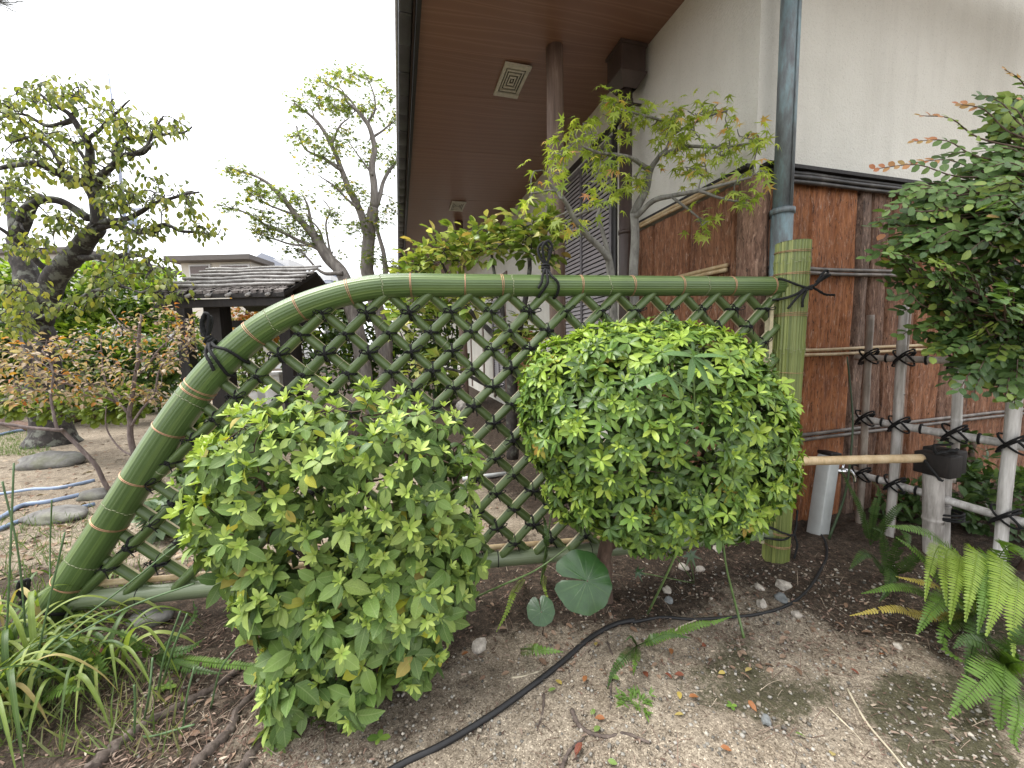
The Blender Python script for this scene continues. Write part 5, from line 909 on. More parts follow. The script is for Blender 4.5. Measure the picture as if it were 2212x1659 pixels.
# ------------------------------------------------------------------ leopard plants: round leaves on stalks
def round_leaf(par, c, R, nrm, up, mat, seed):
    nrm = nv(nrm); y = nv(up-nrm*(up@nrm)); x = np.cross(y, nrm); V = []; uv = []; n = 48; m = 6
    for j in range(m+1):
        for i in range(n+1):
            t = -math.pi+.07+(2*math.pi-.14)*i/n; k = (1+.02*math.sin(9*t+seed)+.008*math.sin(23*t))*(1-.30*math.exp(-((math.pi-abs(t))/.16)**2))
            r = R*k*j/m*(1.0-.12*math.cos(t)); q = (x*math.sin(t)+y*math.cos(t))*r; z = .02*R*math.sin(9*t)*(j/m)**2-.16*R*(j/m)**2+.05*R*math.sin(3*t+seed)*(j/m)**2+.10*R*math.exp(-((math.pi-abs(t))/.3)**2)*(j/m)
            V.append(c+q+nrm*z); uv.append((i/n*8 % 1, j/m))
    b = MB(); b.add(V, [(j*(n+1)+i, j*(n+1)+i+1, (j+1)*(n+1)+i+1, (j+1)*(n+1)+i) for j in range(m) for i in range(n)], uv)
    return b.obj('leaf', mat, par)
def m_leopard():
    t = NT('leopard_plant_leaf'); tc = t.n('ShaderNodeTexCoord'); sp_ = t.n('ShaderNodeSeparateXYZ'); t.l(tc.outputs['UV'], sp_.inputs[0])
    d = t.math('ABSOLUTE', t.math('SUBTRACT', sp_.outputs[0], .5)); v = t.math('MULTIPLY', t.ramp(d, [(0, 1.), (.09, 0.)]), t.ramp(sp_.outputs[1], [(.0, 1.), (.9, .15)]))
    n = t.noise(t.coord('Object'), 22, 4); c = t.ramp(n, [(.3, (.013, .040, .010)), (.7, (.027, .068, .018))]); c = t.mix(t.math('MULTIPLY', v, .35), c, (.12, .2, .07))
    t.col(c).set(Roughness=.33); return t.bump(t.math('ADD', t.math('MULTIPLY', n, .6), v), .35, .004).m
M_leo = m_leopard()
# the round leaves
g0 = gnd(1285, 1345); lp = thing('leopard_plant', 'leopard plant with one large round dark green leaf below the round shrub', 'plant', g0); c = at(1268, 1255, 1.22)
round_leaf(lp, c, .098, np.array([.1, -.75, .62]), np.array([.95, .05, -.2]), M_leo, 1.); b = MB(); b.tube(smooth_path([g0, g0*.5+c*.5+np.array([.02, .03, .02]), c], 5), .0035, 7); b.obj('stalk', M_stem_brown, lp)
g0 = gnd(1172, 1370); lp = thing('leopard_plant', 'small leopard plant leaf close to the ground, left of the large round leaf', 'plant', g0); c = at(1169, 1322, 1.17)
round_leaf(lp, c, .045, np.array([0, -.7, .7]), np.array([.1, -.2, -.9]), M_leo, 2.); b = MB(); b.tube(smooth_path([g0, g0*.5+c*.5+np.array([.01, .02, 0]), c], 4), .0025, 7); b.obj('stalk', M_stem_brown, lp)
g0 = gnd(1500, 1260); lp = thing('ivy_plant', 'dark lobed ivy-like leaf low under the round shrub', 'plant', g0)
foliage(lp, [T_maple], [M_leo], [at(1490, 1195, 1.3), at(1375, 1235, 1.4), at(1445, 1180, 1.35)], [np.array([.3, -.3, -.8]), np.array([.8, -.3, -.2]), np.array([-.5, -.3, -.6])], [np.array([0, -.8, .6])]*3, [.09, .07, .08], keep=3)
b = MB(); b.tube(smooth_path([g0, at(1490, 1195, 1.3)], 4), .002, 6); b.tube(smooth_path([g0, at(1445, 1180, 1.35)], 4), .002, 6); b.tube(smooth_path([g0, at(1375, 1235, 1.4)], 4), .002, 6); b.obj('stalk', M_gstem, lp)
# ------------------------------------------------------------------ ferns
L_fern = [leaf_mat('fern_green', [(0.090, 0.170, 0.028), (0.120, 0.210, 0.040)], .4, .35, .1), leaf_mat('fern_bright', [(0.190, 0.280, 0.044), (0.250, 0.340, 0.064)], .4, .4, .1), leaf_mat('fern_dark', [(0.035, 0.075, 0.018), (0.055, 0.100, 0.024)], .4, .3, .1), leaf_mat('fern_yellow', [(0.420, 0.330, 0.072), (0.450, 0.380, 0.112)], .5, .35, .1)]
def frond(par, pts, wmax, mat, seed=0, sag=.0, up=(-.15, -.55, .75)):
    P = smooth_path(pts, 10); Ls = np.concatenate([[0], np.cumsum(np.linalg.norm(np.diff(P, axis=0), axis=1))]); L = Ls[-1]; n = max(10, int(L/.0115)); rg = random.Random(seed); b = MB(); b.tube(P, np.linspace(.0022, .0007, len(P)), 4, caps=False)
    for k in range(1, n+1):
        l = L*(.08+.91*k/n); c = np.array([np.interp(l, Ls, P[:, i]) for i in range(3)]); c2 = np.array([np.interp(min(l+.004, L), Ls, P[:, i]) for i in range(3)]); T = nv(c2-c) if l < L-.004 else T
        sd_ = np.cross(T, np.array(up)); sd_ = nv(sd_) if np.linalg.norm(sd_) > .05 else nv(np.cross(T, (0, 1., .2))); nr = nv(np.cross(sd_, T)); f = l/L; w = wmax*(min(1, f/.18)**.6)*(1-max(0, (f-.45)/.55)**1.7*.94)
        for s in (-1, 1):
            if rg.random() < .02: continue
            ww = w*rg.uniform(.9, 1.08); d = nv(sd_*s+T*.22+nr*(-.12-sag+rg.uniform(-.08, .08))); h = L/n*.50; e = T*h
            v = [c-e*.5, c+e*.6, c+d*ww*.35+e*1.0+nr*.0012, c+d*ww*.35-e*.85, c+d*ww*.75+e*.75, c+d*ww*.75-e*.45+0*nr, c+d*ww+e*.35-nr*.001, c+d*ww+e*.1-nr*.001]
            b.add(v, [(0, 1, 2, 3) if s > 0 else (3, 2, 1, 0), (3, 2, 4, 5) if s > 0 else (5, 4, 2, 3), (5, 4, 6, 7) if s > 0 else (7, 6, 4, 5)], [(.5, .3), (.5, .3), (.4, .3), (.6, .3), (.4, .6), (.6, .6), (.5, .9), (.5, .95)])
    return b.obj('frond', mat, par)
def fern(label, base_px, fr, cat='fern', dz=0):
    c = gnd(*base_px); rt = thing('fern', label, cat, c)
    for k, (pts, w, m) in enumerate(fr): frond(rt, [c+np.array([0, 0, .005])]+[at(*p) for p in pts] if pts[0] is not None else [at(*p) for p in pts[1:]], w, L_fern[m], k*7+int(base_px[0]))
    return rt
fern('big bright sword fern with arching fronds at the foot of the old fence', (2110, 1330),
     [([(2100, 1240, 1.32), (2112, 1190, 1.25), (2098, 1270, 1.12), (2085, 1345, 1.08)], .036, 1), ([(2150, 1240, 1.3), (2165, 1210, 1.2), (2155, 1300, 1.08), (2130, 1375, 1.04)], .038, 1), ([(2060, 1220, 1.4), (2030, 1180, 1.36), (2010, 1230, 1.25), (1998, 1300, 1.2)], .028, 1), ([(2080, 1230, 1.36), (2050, 1185, 1.34), (2040, 1240, 1.24), (2045, 1310, 1.18)], .03, 1), ([(2180, 1270, 1.25), (2200, 1250, 1.15), (2190, 1340, 1.04), (2190, 1420, 1.0)], .042, 1), ([(2020, 1290, 1.35), (1950, 1268, 1.3), (1860, 1282, 1.28)], .024, 0), ([(2040, 1260, 1.36), (1985, 1195, 1.36), (1935, 1160, 1.36)], .03, 0), ([(2075, 1250, 1.3), (2075, 1200, 1.28), (2065, 1260, 1.16), (2052, 1350, 1.12)], .034, 1), ([(2120, 1260, 1.28), (2135, 1200, 1.24), (2128, 1290, 1.1), (2112, 1370, 1.06)], .036, 0), ([(2060, 1290, 1.28), (2020, 1310, 1.2), (1980, 1370, 1.16)], .04, 0), ([(2000, 1330, 1.3), (1930, 1315, 1.26), (1835, 1330, 1.24)], .02, 3), ([(2030, 1270, 1.3), (1990, 1258, 1.28), (1935, 1245, 1.27)], .02, 3), ([(2060, 1200, 1.5), (2000, 1150, 1.5), (1915, 1135, 1.5)], .034, 0), ([(2110, 1350, 1.15), (2100, 1400, 1.1), (2085, 1470, 1.08)], .036, 2), ([(2050, 1350, 1.2), (2040, 1400, 1.15), (2100, 1440, 1.08)], .03, 0), ([(2160, 1200, 1.4), (2200, 1180, 1.3), (2240, 1240, 1.15)], .036, 0), ([(2120, 1360, 1.15), (2170, 1400, 1.05), (2230, 1430, 1.0)], .034, 2)])
fern('lower sword fern with two long fronds reaching the sand at the right edge', (2165, 1440),
     [([(2150, 1440, 1.02), (2110, 1480, .98), (2050, 1550, .95)], .046, 0), ([(2170, 1440, 1.02), (2165, 1500, .97), (2160, 1590, .94)], .044, 0), ([(2200, 1430, 1.0), (2240, 1440, .96), (2290, 1500, .92)], .04, 0), ([(2140, 1400, 1.06), (2090, 1380, 1.05), (2060, 1400, 1.03)], .03, 2), ([(2190, 1400, 1.02), (2220, 1360, 1.0), (2260, 1380, .95)], .036, 2), ([(2200, 1520, .95), (2190, 1600, .9), (2215, 1640, .88)], .03, 0)])
fern('dark small fern in the shade by the stump of the water spout', (1925, 1260),
     [([(1935, 1200, 1.55), (1955, 1150, 1.5), (1965, 1180, 1.4)], .026, 2), ([(1900, 1220, 1.58), (1870, 1195, 1.55), (1835, 1230, 1.5)], .024, 2), ([(1915, 1200, 1.6), (1905, 1150, 1.6), (1885, 1140, 1.58)], .024, 2), ([(1950, 1230, 1.5), (1985, 1200, 1.45), (2010, 1230, 1.4)], .026, 2), ([(1925, 1230, 1.5), (1920, 1270, 1.42), (1900, 1300, 1.4)], .024, 2)])
fern('dark fern frond standing before the old fence behind the spout', (1880, 1180), [([(1860, 1100, 1.85), (1830, 1040, 1.85), (1815, 1010, 1.85)], .022, 2), ([(1890, 1100, 1.85), (1900, 1060, 1.85), (1885, 1040, 1.85)], .02, 2), ([(1920, 1120, 1.8), (1950, 1090, 1.8), (1970, 1120, 1.75)], .02, 2)])
fern('small fern with short fronds spreading on the sand right of the cable', (1375, 1398), [([(1350, 1420, 1.08), (1325, 1450, 1.07), (1312, 1488, 1.06)], .02, 2), ([(1372, 1430, 1.08), (1368, 1458, 1.06)], .018, 0), ([(1400, 1385, 1.12), (1440, 1370, 1.13), (1490, 1378, 1.13)], .017, 2), ([(1500, 1352, 1.15), (1540, 1345, 1.16), (1580, 1332, 1.17)], .015, 0), ([(1365, 1375, 1.12), (1350, 1385, 1.1)], .012, 2)])
fern('single pale fern frond lying flat on the soil left of the cable', (1125, 1405), [([(1150, 1402, 1.10), (1180, 1405, 1.10), (1215, 1408, 1.09)], .022, 0)])
fern('drooping yellowish fern frond left of the small round leaf', (1130, 1250), [([(1110, 1280, 1.35), (1095, 1320, 1.28), (1072, 1365, 1.22)], .02, 1)])
fern('narrow fern frond hanging above the small round leaf', (1175, 1245), [([(1175, 1265, 1.35), (1182, 1290, 1.3), (1192, 1318, 1.25)], .013, 1), ([(1180, 1180, 1.45), (1178, 1130, 1.47), (1170, 1110, 1.45)], .02, 2)])
fern('fern at the far left below the strap leaved clump', (60, 1520), [([(30, 1540, .9), (-10, 1580, .86)], .03, 0), ([(90, 1505, .95), (130, 1490, .93), (180, 1488, .92)], .022, 0), ([(40, 1480, 1.0), (10, 1450, 1.0), (-20, 1470, .96)], .026, 2), ([(60, 1560, .88), (30, 1600, .84)], .026, 2)])
fern('fern standing between the strap leaves at the lower left', (190, 1490), [([(180, 1430, 1.0), (165, 1395, 1.0), (172, 1370, .98)], .026, 2), ([(150, 1450, 1.0), (120, 1440, .98), (90, 1470, .95)], .024, 2), ([(215, 1460, 1.0), (200, 1420, 1.02), (215, 1390, 1.0)], .022, 0)])
fern('low dark fern on the bare soil left of the loose shrub', (330, 1420), [([(300, 1400, 1.1), (270, 1370, 1.12), (230, 1362, 1.12)], .018, 0), ([(370, 1410, 1.1), (410, 1400, 1.1), (440, 1380, 1.1)], .018, 2), ([(400, 1440, 1.05), (440, 1450, 1.03), (480, 1455, 1.02)], .016, 2), ([(415, 1340, 1.2), (418, 1300, 1.22)], .016, 2), ([(560, 1440, 1.0), (570, 1420, 1.02), (590, 1400, 1.02)], .014, 0)])
# ------------------------------------------------------------------ strap-leaved clumps, horsetails, grass
L_strap = [leaf_mat('strap_leaf', [(0.140, 0.200, 0.044), (0.200, 0.265, 0.060), (0.280, 0.335, 0.096)], .4, .35, .35), leaf_mat('strap_leaf_dark', [(0.050, 0.095, 0.024), (0.080, 0.130, 0.032)], .4, .3, .3), leaf_mat('strap_leaf_dry', [(0.380, 0.320, 0.136), (0.300, 0.220, 0.096)], .6, .3, .3)]
def blade(par, pts, w, mat, name='blade', twist=0):
    P = smooth_path(pts, 7); n = len(P); T = nv(np.gradient(P, axis=0)); V = []; uv = []
    for i in range(n):
        s_ = np.cross(T[i], (0, 0, 1.)); s_ = nv(s_) if np.linalg.norm(s_) > .1 else np.array([1., 0, 0]); u = np.cross(s_, T[i]); k = w*(1-(i/(n-1))**3)*(.6+.4*min(1, i/3)); s2 = s_*math.cos(twist*i/n)+u*math.sin(twist*i/n)
        V += [P[i]-s2*k+u*k*.35, P[i], P[i]+s2*k+u*k*.35]; uv += [(0, i/n), (.5, i/n), (1, i/n)]
    b = MB(); b.add(V, [(3*i+j, 3*i+j+1, 3*i+j+4, 3*i+j+3) for i in range(n-1) for j in (0, 1)], uv); return b.obj(name, mat, par)
def strap(label, base, n, seed, spreadx, L, tips=None, dark=.42):
    g = np.random.default_rng(seed); c = gnd(*base); rt = thing('strap_leaf_clump', label, 'plant', c)
    for k in range(n):
        a = g.uniform(0, 2*math.pi); l = L*g.uniform(.6, 1.15); d = np.array([math.cos(a), math.sin(a)*.8, 0]); b0 = c+np.array([g.normal(0, spreadx), g.normal(0, spreadx*.6), -.005]); h = l*g.uniform(.3, .62)
        blade(rt, [b0, b0+d*l*.2+np.array([0, 0, h*.75]), b0+d*l*.5+np.array([0, 0, h]), b0+d*l*.8+np.array([0, 0, h*.62]), b0+d*l+np.array([0, 0, max(h*.05, .005)])], g.uniform(.0042, .0072), L_strap[2 if g.random() < .06 else (1 if g.random() < dark else 0)], twist=g.normal(0, .4))
    return rt
strap('big clump of pale yellow green strap leaves in the lower left corner', (40, 1470), 60, 61, .07, .32)
strap('strap leaved clump with drooping tips right of the corner clump', (215, 1455), 34, 62, .04, .26, dark=.25)
strap('strap leaved clump around the buried left foot of the arch', (60, 1370), 40, 63, .10, .26)
strap('loose strap leaved tuft at the bottom left edge', (-20, 1560), 34, 64, .05, .28, dark=.5)
strap('thin grassy tuft under the left end of the lower pole', (170, 1345), 22, 65, .06, .16, dark=.5)
M_horse = plain('horsetail_green', (.075, .13, .05), .5, 0, 60, .3)
def horsetails(label, stems, r=.0025):
    rt = thing('horsetail', label, 'plant', stems[0][0]); 
    for k, pts in enumerate(stems):
        P = smooth_path(pts, 8); L = np.concatenate([[0], np.cumsum(np.linalg.norm(np.diff(P, axis=0), axis=1))]); m = MB(); m.tube(P, r*(1+.18*np.exp(-((L % .06)-.02)**2/.00002)), 6); m.obj('stem', M_horse, rt)
horsetails('upright jointed horsetail stems on the bare soil at the lower left', [[gnd(395, 1575), at(405, 1500, .93), at(420, 1440, .95)], [gnd(290, 1592), at(292, 1520, .9), at(290, 1480, .9)], [gnd(455, 1530), at(480, 1440, .98), at(540, 1370, 1.0)], [gnd(340, 1500), at(355, 1420, 1.0), at(390, 1320, 1.02)], [gnd(350, 1480), at(375, 1400, 1.0), at(405, 1325, 1.02)], [gnd(305, 1590), at(330, 1590, .9), at(420, 1565, .91)], [gnd(310, 1560), at(322, 1500, .92), at(330, 1420, .95)]])
horsetails('tall thin horsetail stems sweeping across the foot of the arch', [[gnd(70, 1480), at(95, 1350, 1.0), at(140, 1150, 1.02)], [gnd(30, 1560), at(100, 1420, .95), at(260, 1320, .98), at(420, 1260, 1.0)], [gnd(20, 1500), at(120, 1380, .98), at(240, 1290, 1.0), at(380, 1180, 1.02)], [gnd(10, 1450), at(20, 1250, 1.05), at(30, 1000, 1.08)], [gnd(60, 1420), at(40, 1200, 1.1), at(5, 1040, 1.1)], [gnd(110, 1380), at(108, 1200, 1.3), at(112, 1080, 1.3)]], .0022)
# grass tuft on the sand
g = np.random.default_rng(66); c = gnd(1375, 1520); rt = thing('weed_tuft', 'small bright green weed tuft alone on the sandy ground', 'weed', c); M_weed = leaf_mat('weed_leaf', [(.10, .19, .035), (.15, .25, .05)], .45, .4, .2)
pp, dd, nn, ss = [], [], [], []
for _ in range(26):
    a = g.uniform(0, 6.28); d = np.array([math.cos(a), math.sin(a)*.7, g.uniform(.1, .9)]); q = c+d*np.array([1, 1, .5])*g.uniform(.01, .05)
    for _ in range(4): pp.append(q); dd.append(nv(d+g.normal(0, .6, 3))); nn.append(np.array([0, -.3, 1.])); ss.append(g.uniform(.014, .026))
b = MB(); [b.tube([c, p], .0008, 4, caps=False) for p in pp[::4]]; b.obj('stems', M_gstem, rt); foliage(rt, [T_bam], [M_weed], pp, dd, nn, ss, keep=110)
for x, y, lab in ((820, 1600, 'flat green seedling with round leaves near the bottom of the loose shrub'), (1580, 1530, 'tiny seedling with narrow leaves right of the weed tuft'), (360, 1490, 'heart leaved seedling on the soil left of the loose shrub')):
    c = gnd(x, y); rt = thing('seedling', lab, 'weed', c); pp = [c+np.array([0, 0, .008])]*4; a = [0, 1.7, 3.2, 4.6]; b = MB(); b.tube([c-np.array([0, 0, .004]), pp[0]], .001, 4); b.obj('stem', M_gstem, rt)
    foliage(rt, [T_round], [L_rnd[0]], pp, [np.array([math.cos(k), math.sin(k), .15]) for k in a], [np.array([0, 0, 1.])]*4, [.03, .024, .033, .02] if x < 1000 else [.016]*4, keep=4)
# ------------------------------------------------------------------ roofed garden gate, far houses, pole, rocks, hoses
M_shingle = bark_mat('weathered_shingle', [(.3, (.05, .042, .038)), (.5, (.13, .112, .103)), (.7, (.26, .24, .225))], (20, 20, 20), .9, .7)
M_greypole = m_cane('weathered_roof_pole', (.17, .16, .15), (.29, .275, .26), (.42, .41, .39))
GT = thing('garden_gate', 'low roofed wooden garden gate with grey poles on its bark shingle roof', 'gate', gnd(560, 960))
X0, X1 = at(392, 600, 4.3)[0], at(684, 593, 4.65)[0]; YE, YR = 3.95, 4.65; ZE = at(500, 632, YE)[2]; ZR = at(500, 589, YR)[2]
g = random.Random(9); b = MB()
for j in range(9):                                        # courses of thin bark shingles
    f = j/9; x = X0
    while x < X1-.02:
        w = g.uniform(.025, .06); y = YE+(YR-YE)*f; z = ZE+(ZR-ZE)*f; l = (YR-YE)/9*1.5; t = g.uniform(.004, .013); a = (ZR-ZE)/(YR-YE); e = g.uniform(-.02, .02)
        b.add([(x, y+e, z+.012+t), (x+w, y+e, z+.012+t+g.uniform(-.006, .006)), (x+w, y+l, z+l*a+.004), (x, y+l, z+l*a+.004), (x, y+e, z-.006), (x+w, y+e, z-.006)], [(0, 1, 2, 3), (4, 5, 1, 0)]); x += w+g.uniform(0, .006)
o = b.obj('shingles', M_shingle, GT, False); o['kind'] = 'stuff'
b = MB(); b.add([(X0, YE, ZE-.012), (X1, YE, ZE-.012), (X1, YR, ZR-.012), (X0, YR, ZR-.012), (X0, 2*YR-YE, ZE-.012), (X1, 2*YR-YE, ZE-.012), (X0, YE, ZE-.05), (X1, YE, ZE-.05), (X1, YR, ZR-.05), (X0, YR, ZR-.05), (X0, 2*YR-YE, ZE-.05), (X1, 2*YR-YE, ZE-.05)],
  [(0, 1, 2, 3), (3, 2, 5, 4), (7, 6, 9, 8), (8, 9, 10, 11), (0, 6, 7, 1), (4, 5, 11, 10), (1, 7, 8, 2), (2, 8, 11, 5), (6, 0, 3, 9), (9, 3, 4, 10)]); b.obj('roof_board', M_darkwood, GT, False)
for k, f in enumerate((.16, .34, .52, .70, .87, 1.02)):
    y = YE+(YR-YE)*f; z = ZE+(ZR-ZE)*f+.04; m = MB(); m.tube(wob([(X0+(X1-X0+.05)*i/14, y, z+.003*math.sin(i)) for i in range(15)], .012, k, 3), .015, 8); m.obj('roof_pole', M_greypole, GT)
b = MB(); b.box((X0-.05, YE+.03, ZE-.13), (X1+.02, YE+.10, ZE-.055)); b.obj('eave_beam', M_darkwood, GT, False)
b = MB(); b.box((X0+.1, YR-.03, ZE-.30), (X1-.15, YR+.03, ZE-.22)); b.obj('cross_beam', M_darkwood, GT, False)
for k in range(6):
    x = X0+.15+k*(X1-X0-.3)/5; m = MB(); m.tube([(x, YE-.04, ZE-.035), (x, YE+.3, ZE+.11)], .018, 8); m.obj('rafter_end', M_greypole, GT)
for x, Y, w in ((482, 4.25, .085), (628, 4.45, .062), (640, 4.95, .06), (410, 4.7, .06)):
    p = at(x, 800, Y); m = MB(); m.box((p[0]-w, Y-w, -.03), (p[0]+w, Y+w, ZE-.06+(.18 if Y > 4.4 else 0))); m.obj('gate_post', M_darkwood, GT, False)
M_white = plain('white_render', (.62, .62, .62), .8, 0, 8, .06)
for (xa, xb, yt), lab in (((526, 569, 818), 'left and lower of two white square garden pillars behind the lattice'), ((577, 616, 803), 'right and taller of two white square garden pillars behind the lattice')):
    Y = 6.3; p0, p1 = at(xa, yt, Y), at(xb, yt, Y); r = thing('garden_pillar', lab, 'pillar', ((p0[0]+p1[0])/2, Y, 0), 'white garden pillars')
    m = MB(); cbox(m, (p0[0]+.02, Y-.14, -.05), (p1[0]-.02, Y+.16, p0[2]-.06), .01); m.obj('shaft', M_white, r); m = MB(); cbox(m, (p0[0], Y-.17, p0[2]-.06), (p1[0], Y+.19, p0[2]), .012); m.obj('cap', M_white, r)
M_cw = plain('cream_house_wall', (.55, .52, .46), .9, 0, 3, .06); M_rf = plain('grey_brown_roof', (.11, .098, .09), .8, 0, 3, .1); M_bl = plain('blue_slate_roof', (.035, .046, .078), .55, 0, 3, .12); M_wn = plain('brown_window', (.10, .07, .06), .3)
def far_house(label, xa, xb, yt, Y, wall, roof, wins, hip=False, depth=5):
    p0, p1 = at(xa, yt, Y), at(xb, yt, Y); zt = max(p0[2], p1[2]); r = thing('distant_house', label, 'house', ((p0[0]+p1[0])/2, Y, 0)); zr = zt-(.45 if hip else .18)
    m = MB(); m.box((p0[0]+.2, Y+.2, -.1), (p1[0]-.2, Y+depth, zr)); m.obj('wall', wall, r, False)
    m = MB(); x0, x1, y0, y1 = p0[0]-.05, p1[0]+.05, Y-.25, Y+depth+.3
    if hip: cx, cy = (x0*.65+x1*.35), (y0+y1)/2; m.add([(x0, y0, zr-.7), (x1, y0, zr-.7), (x1, y1, zr-.7), (x0, y1, zr-.7), (cx, cy-.6, zt), (cx, cy+.6, zt)], [(0, 1, 4), (1, 2, 5, 4), (2, 3, 5), (3, 0, 4, 5), (3, 2, 1, 0)])
    else: m.box((x0, y0, zr), (x1, y1, zt))
    m.obj('roof', roof, r, False)
    for a, c, d, e in wins:
        q0, q1 = at(a, d, Y), at(c, e, Y); m = MB(); m.box((q0[0], Y+.14, q1[2]), (q1[0], Y+.199, q0[2])); w = m.obj('window', M_white, r, False)
        m = MB(); m.box((q0[0]+.07, Y+.11, q1[2]+.07), (q1[0]-.07, Y+.139, q0[2]-.07)); m.obj('pane', M_wn, w, False)
far_house('cream house with a flat grey roof edge and brown windows above the gate', 368, 545, 556, 15, M_cw, M_rf, [(468, 535, 570, 600), (400, 450, 570, 600)], False, 1.0)
far_house('pale house with a grey roof band behind the trunk of the spreading tree', -120, 175, 543, 17, M_white, M_rf, [(20, 70, 560, 600), (100, 150, 560, 600)])
far_house('house with a blue grey hipped slate roof beyond the cream house', 518, 625, 543, 24, M_white, M_bl, [(545, 560, 596, 610)], True, 2)
far_house('small blue roofed house beyond the foot of the leaning maple', 680, 716, 580, 30, M_white, M_bl, [(690, 700, 605, 612)], True, 4)
far_house('low dark roofed outbuilding at the far end of the long eave', 834, 905, 578, 26, M_cw, M_rf, [(850, 880, 600, 620)], False, 4)
p = at(264, 480, 22); ut = thing('utility_pole', 'thin pale utility pole with a crossarm rising behind the spreading tree', 'pole', (p[0], 22, 0)); M_pole2 = plain('pale_blue_grey_pole', (.30, .33, .42), .7)
zt = at(235, 158, 22)[2]; m = MB(); m.tube([(p[0], 22, -.1), (at(252, 300, 22)[0], 22, at(252, 300, 22)[2]), (at(234, 158, 22)[0], 22, zt)], [.09, .07, .03], 10); m.obj('pole', M_pole2, ut)
m = MB(); q = at(262, 440, 22); m.box((q[0]-.9, 21.95, q[2]), (q[0]+.9, 22.05, q[2]+.1)); q = at(268, 455, 22); m.box((q[0]-.9, 21.95, q[2]), (q[0]+.9, 22.05, q[2]+.1)); m.obj('crossarm', M_pole2, ut, False)
m = MB(); q = at(288, 478, 22); m.tube([(q[0], 22, q[2]-.25), (q[0], 22, q[2]+.25)], .22, 12); m.obj('transformer', plain('transformer_grey_blue', (.35, .42, .55), .5), ut)
m = MB()
for a, c in (((280, 435), (870, 500)), ((280, 440), (760, 560)), ((290, 455), (-200, 430))): A, B = at(*a, 22), at(*c, 34); m.tube([A+(B-A)*i/16-np.array([0, 0, 1.0*math.sin(math.pi*i/16)]) for i in range(17)], .012, 4)
m.obj('wires', M_pole2, ut)
def m_rock():
    t = NT('grey_rock'); v = t.coord('Object'); n = t.noise(v, 9, 6, .7); c = t.ramp(n, [(.3, (.075, .07, .065)), (.55, (.17, .165, .155)), (.75, (.29, .28, .265))])
    t2 = t.noise(v, 4, 4, .6); c = t.mix(t.ramp(t2, [(.5, 0.), (.64, .6)]), c, (.12, .125, .07)); return t.col(c).set(Roughness=.95).bump(n, .8, .015).m
M_rock = m_rock(); M_stone = plain('pale_stone', (.40, .36, .31), .95, 0, 60, .35); M_stone2 = plain('bluish_stone', (.17, .18, .18), .9, 0, 60, .3)
def rock(name, label, px, r, mat, seed, sub=3, rz=0, sink=.15, amp=.32, group=None):
    c = gnd(*px); me = rockmesh(name, mat, r, seed, sub, amp=amp); o = link(name, me, None, Matrix.Translation((c[0], c[1], c[2]+r[2]*(.55-sink))) @ Matrix.Rotation(rz, 4, 'Z'), label, 'rock' if max(r) > .08 else 'stone', group); return o
rock('mossy_rock', 'large low mossy boulder on the ground at the left edge of the photo', (112, 1005), (.30, .17, .10), M_rock, 1.)
rock('flat_rock', 'flat grey rock beside the blue hoses at the left', (120, 1120), (.20, .10, .05), M_rock, 2.)
rock('flat_rock', 'grey stone slab under the blue hoses near the arch', (205, 1075), (.10, .07, .05), M_rock, 3.)
rock('flat_rock', 'flat grey stone half buried below the left lower pole', (325, 1340), (.07, .045, .025), M_rock, 4.)
rock('garden_rock', 'dark rock behind the lattice by the gate post', (455, 935), (.20, .15, .17), M_rock, 5.)
for k, (px, r, mt, lab) in enumerate([((1690, 1268), .026, M_stone, 'chalky white upright stone by the bamboo post'), ((1645, 1308), .021, M_stone, 'flat white stone left of the chalky upright stone'), ((1688, 1296), .024, M_stone2, 'bluish grey stone below the chalky upright stone'), ((1477, 1228), .022, M_stone, 'pale brown stone under the round shrub beside the ivy leaf'), ((1512, 1232), .018, M_stone, 'small tan stone right of the pale brown stone under the round shrub'), ((1035, 1400), .026, M_stone, 'tan stone alone on the soil right of the loose shrub'), ((1440, 1278), .019, M_stone, 'round tan pebble right of the large round leaf'), ((1640, 1272), .017, M_stone, 'brownish stone behind the flat white stone'), ((1445, 1300), .017, M_stone2, 'grey brown pebble below the round tan pebble'), ((1655, 1560), .014, M_stone2, 'small pale grey stone chip on the sand in the lower right'), ((1550, 1190), .022, M_stone, 'white stone behind the stems under the round shrub'), ((1720, 1330), .016, M_stone, 'tan stone beside the cable bend near the bamboo post'), ((1940, 1400), .013, M_stone, 'white chip at the edge of the fern roots')]):
    rock('stone', lab, px, (r*1.15, r*.9, r*.85), mt, k*1.7+9, 2, k*.8, .2, .4)
def lay(pts, dz): return [gnd(x, y, dz) for x, y in pts]
M_cable = plain('black_rubber', (.008, .008, .009), .55, 0, 60, .2); M_blue = plain('blue_hose', (.20, .26, .37), .45, 0, 30, .15)
def hose(name, label, cat, pts, r, mat, dz=None, wb=.004):
    t = thing(name, label, cat, gnd(*pts[0])); P = smooth_path(lay(pts, r*.8 if dz is None else dz), 10)
    for p in P: p[2] = max(p[2], gz(p[0], p[1])+r*.6)
    m = MB(); m.tube(P, r, 9); m.obj('hose', mat, t)
hose('black_cable', 'thick black cable running diagonally across the sand to the bamboo post', 'cable', [(760, 1720), (870, 1655), (940, 1622), (1010, 1582), (1075, 1540), (1130, 1500), (1180, 1462), (1225, 1425), (1258, 1395), (1290, 1372), (1330, 1352), (1370, 1343)], .0085, M_cable)
hose('black_cable', 'thinner black cable curving from the sand up behind the bamboo post', 'cable', [(1365, 1347), (1430, 1336), (1500, 1340), (1600, 1334), (1660, 1324), (1710, 1305), (1745, 1275), (1768, 1240), (1785, 1205), (1782, 1170), (1768, 1150)], .0055, M_cable)
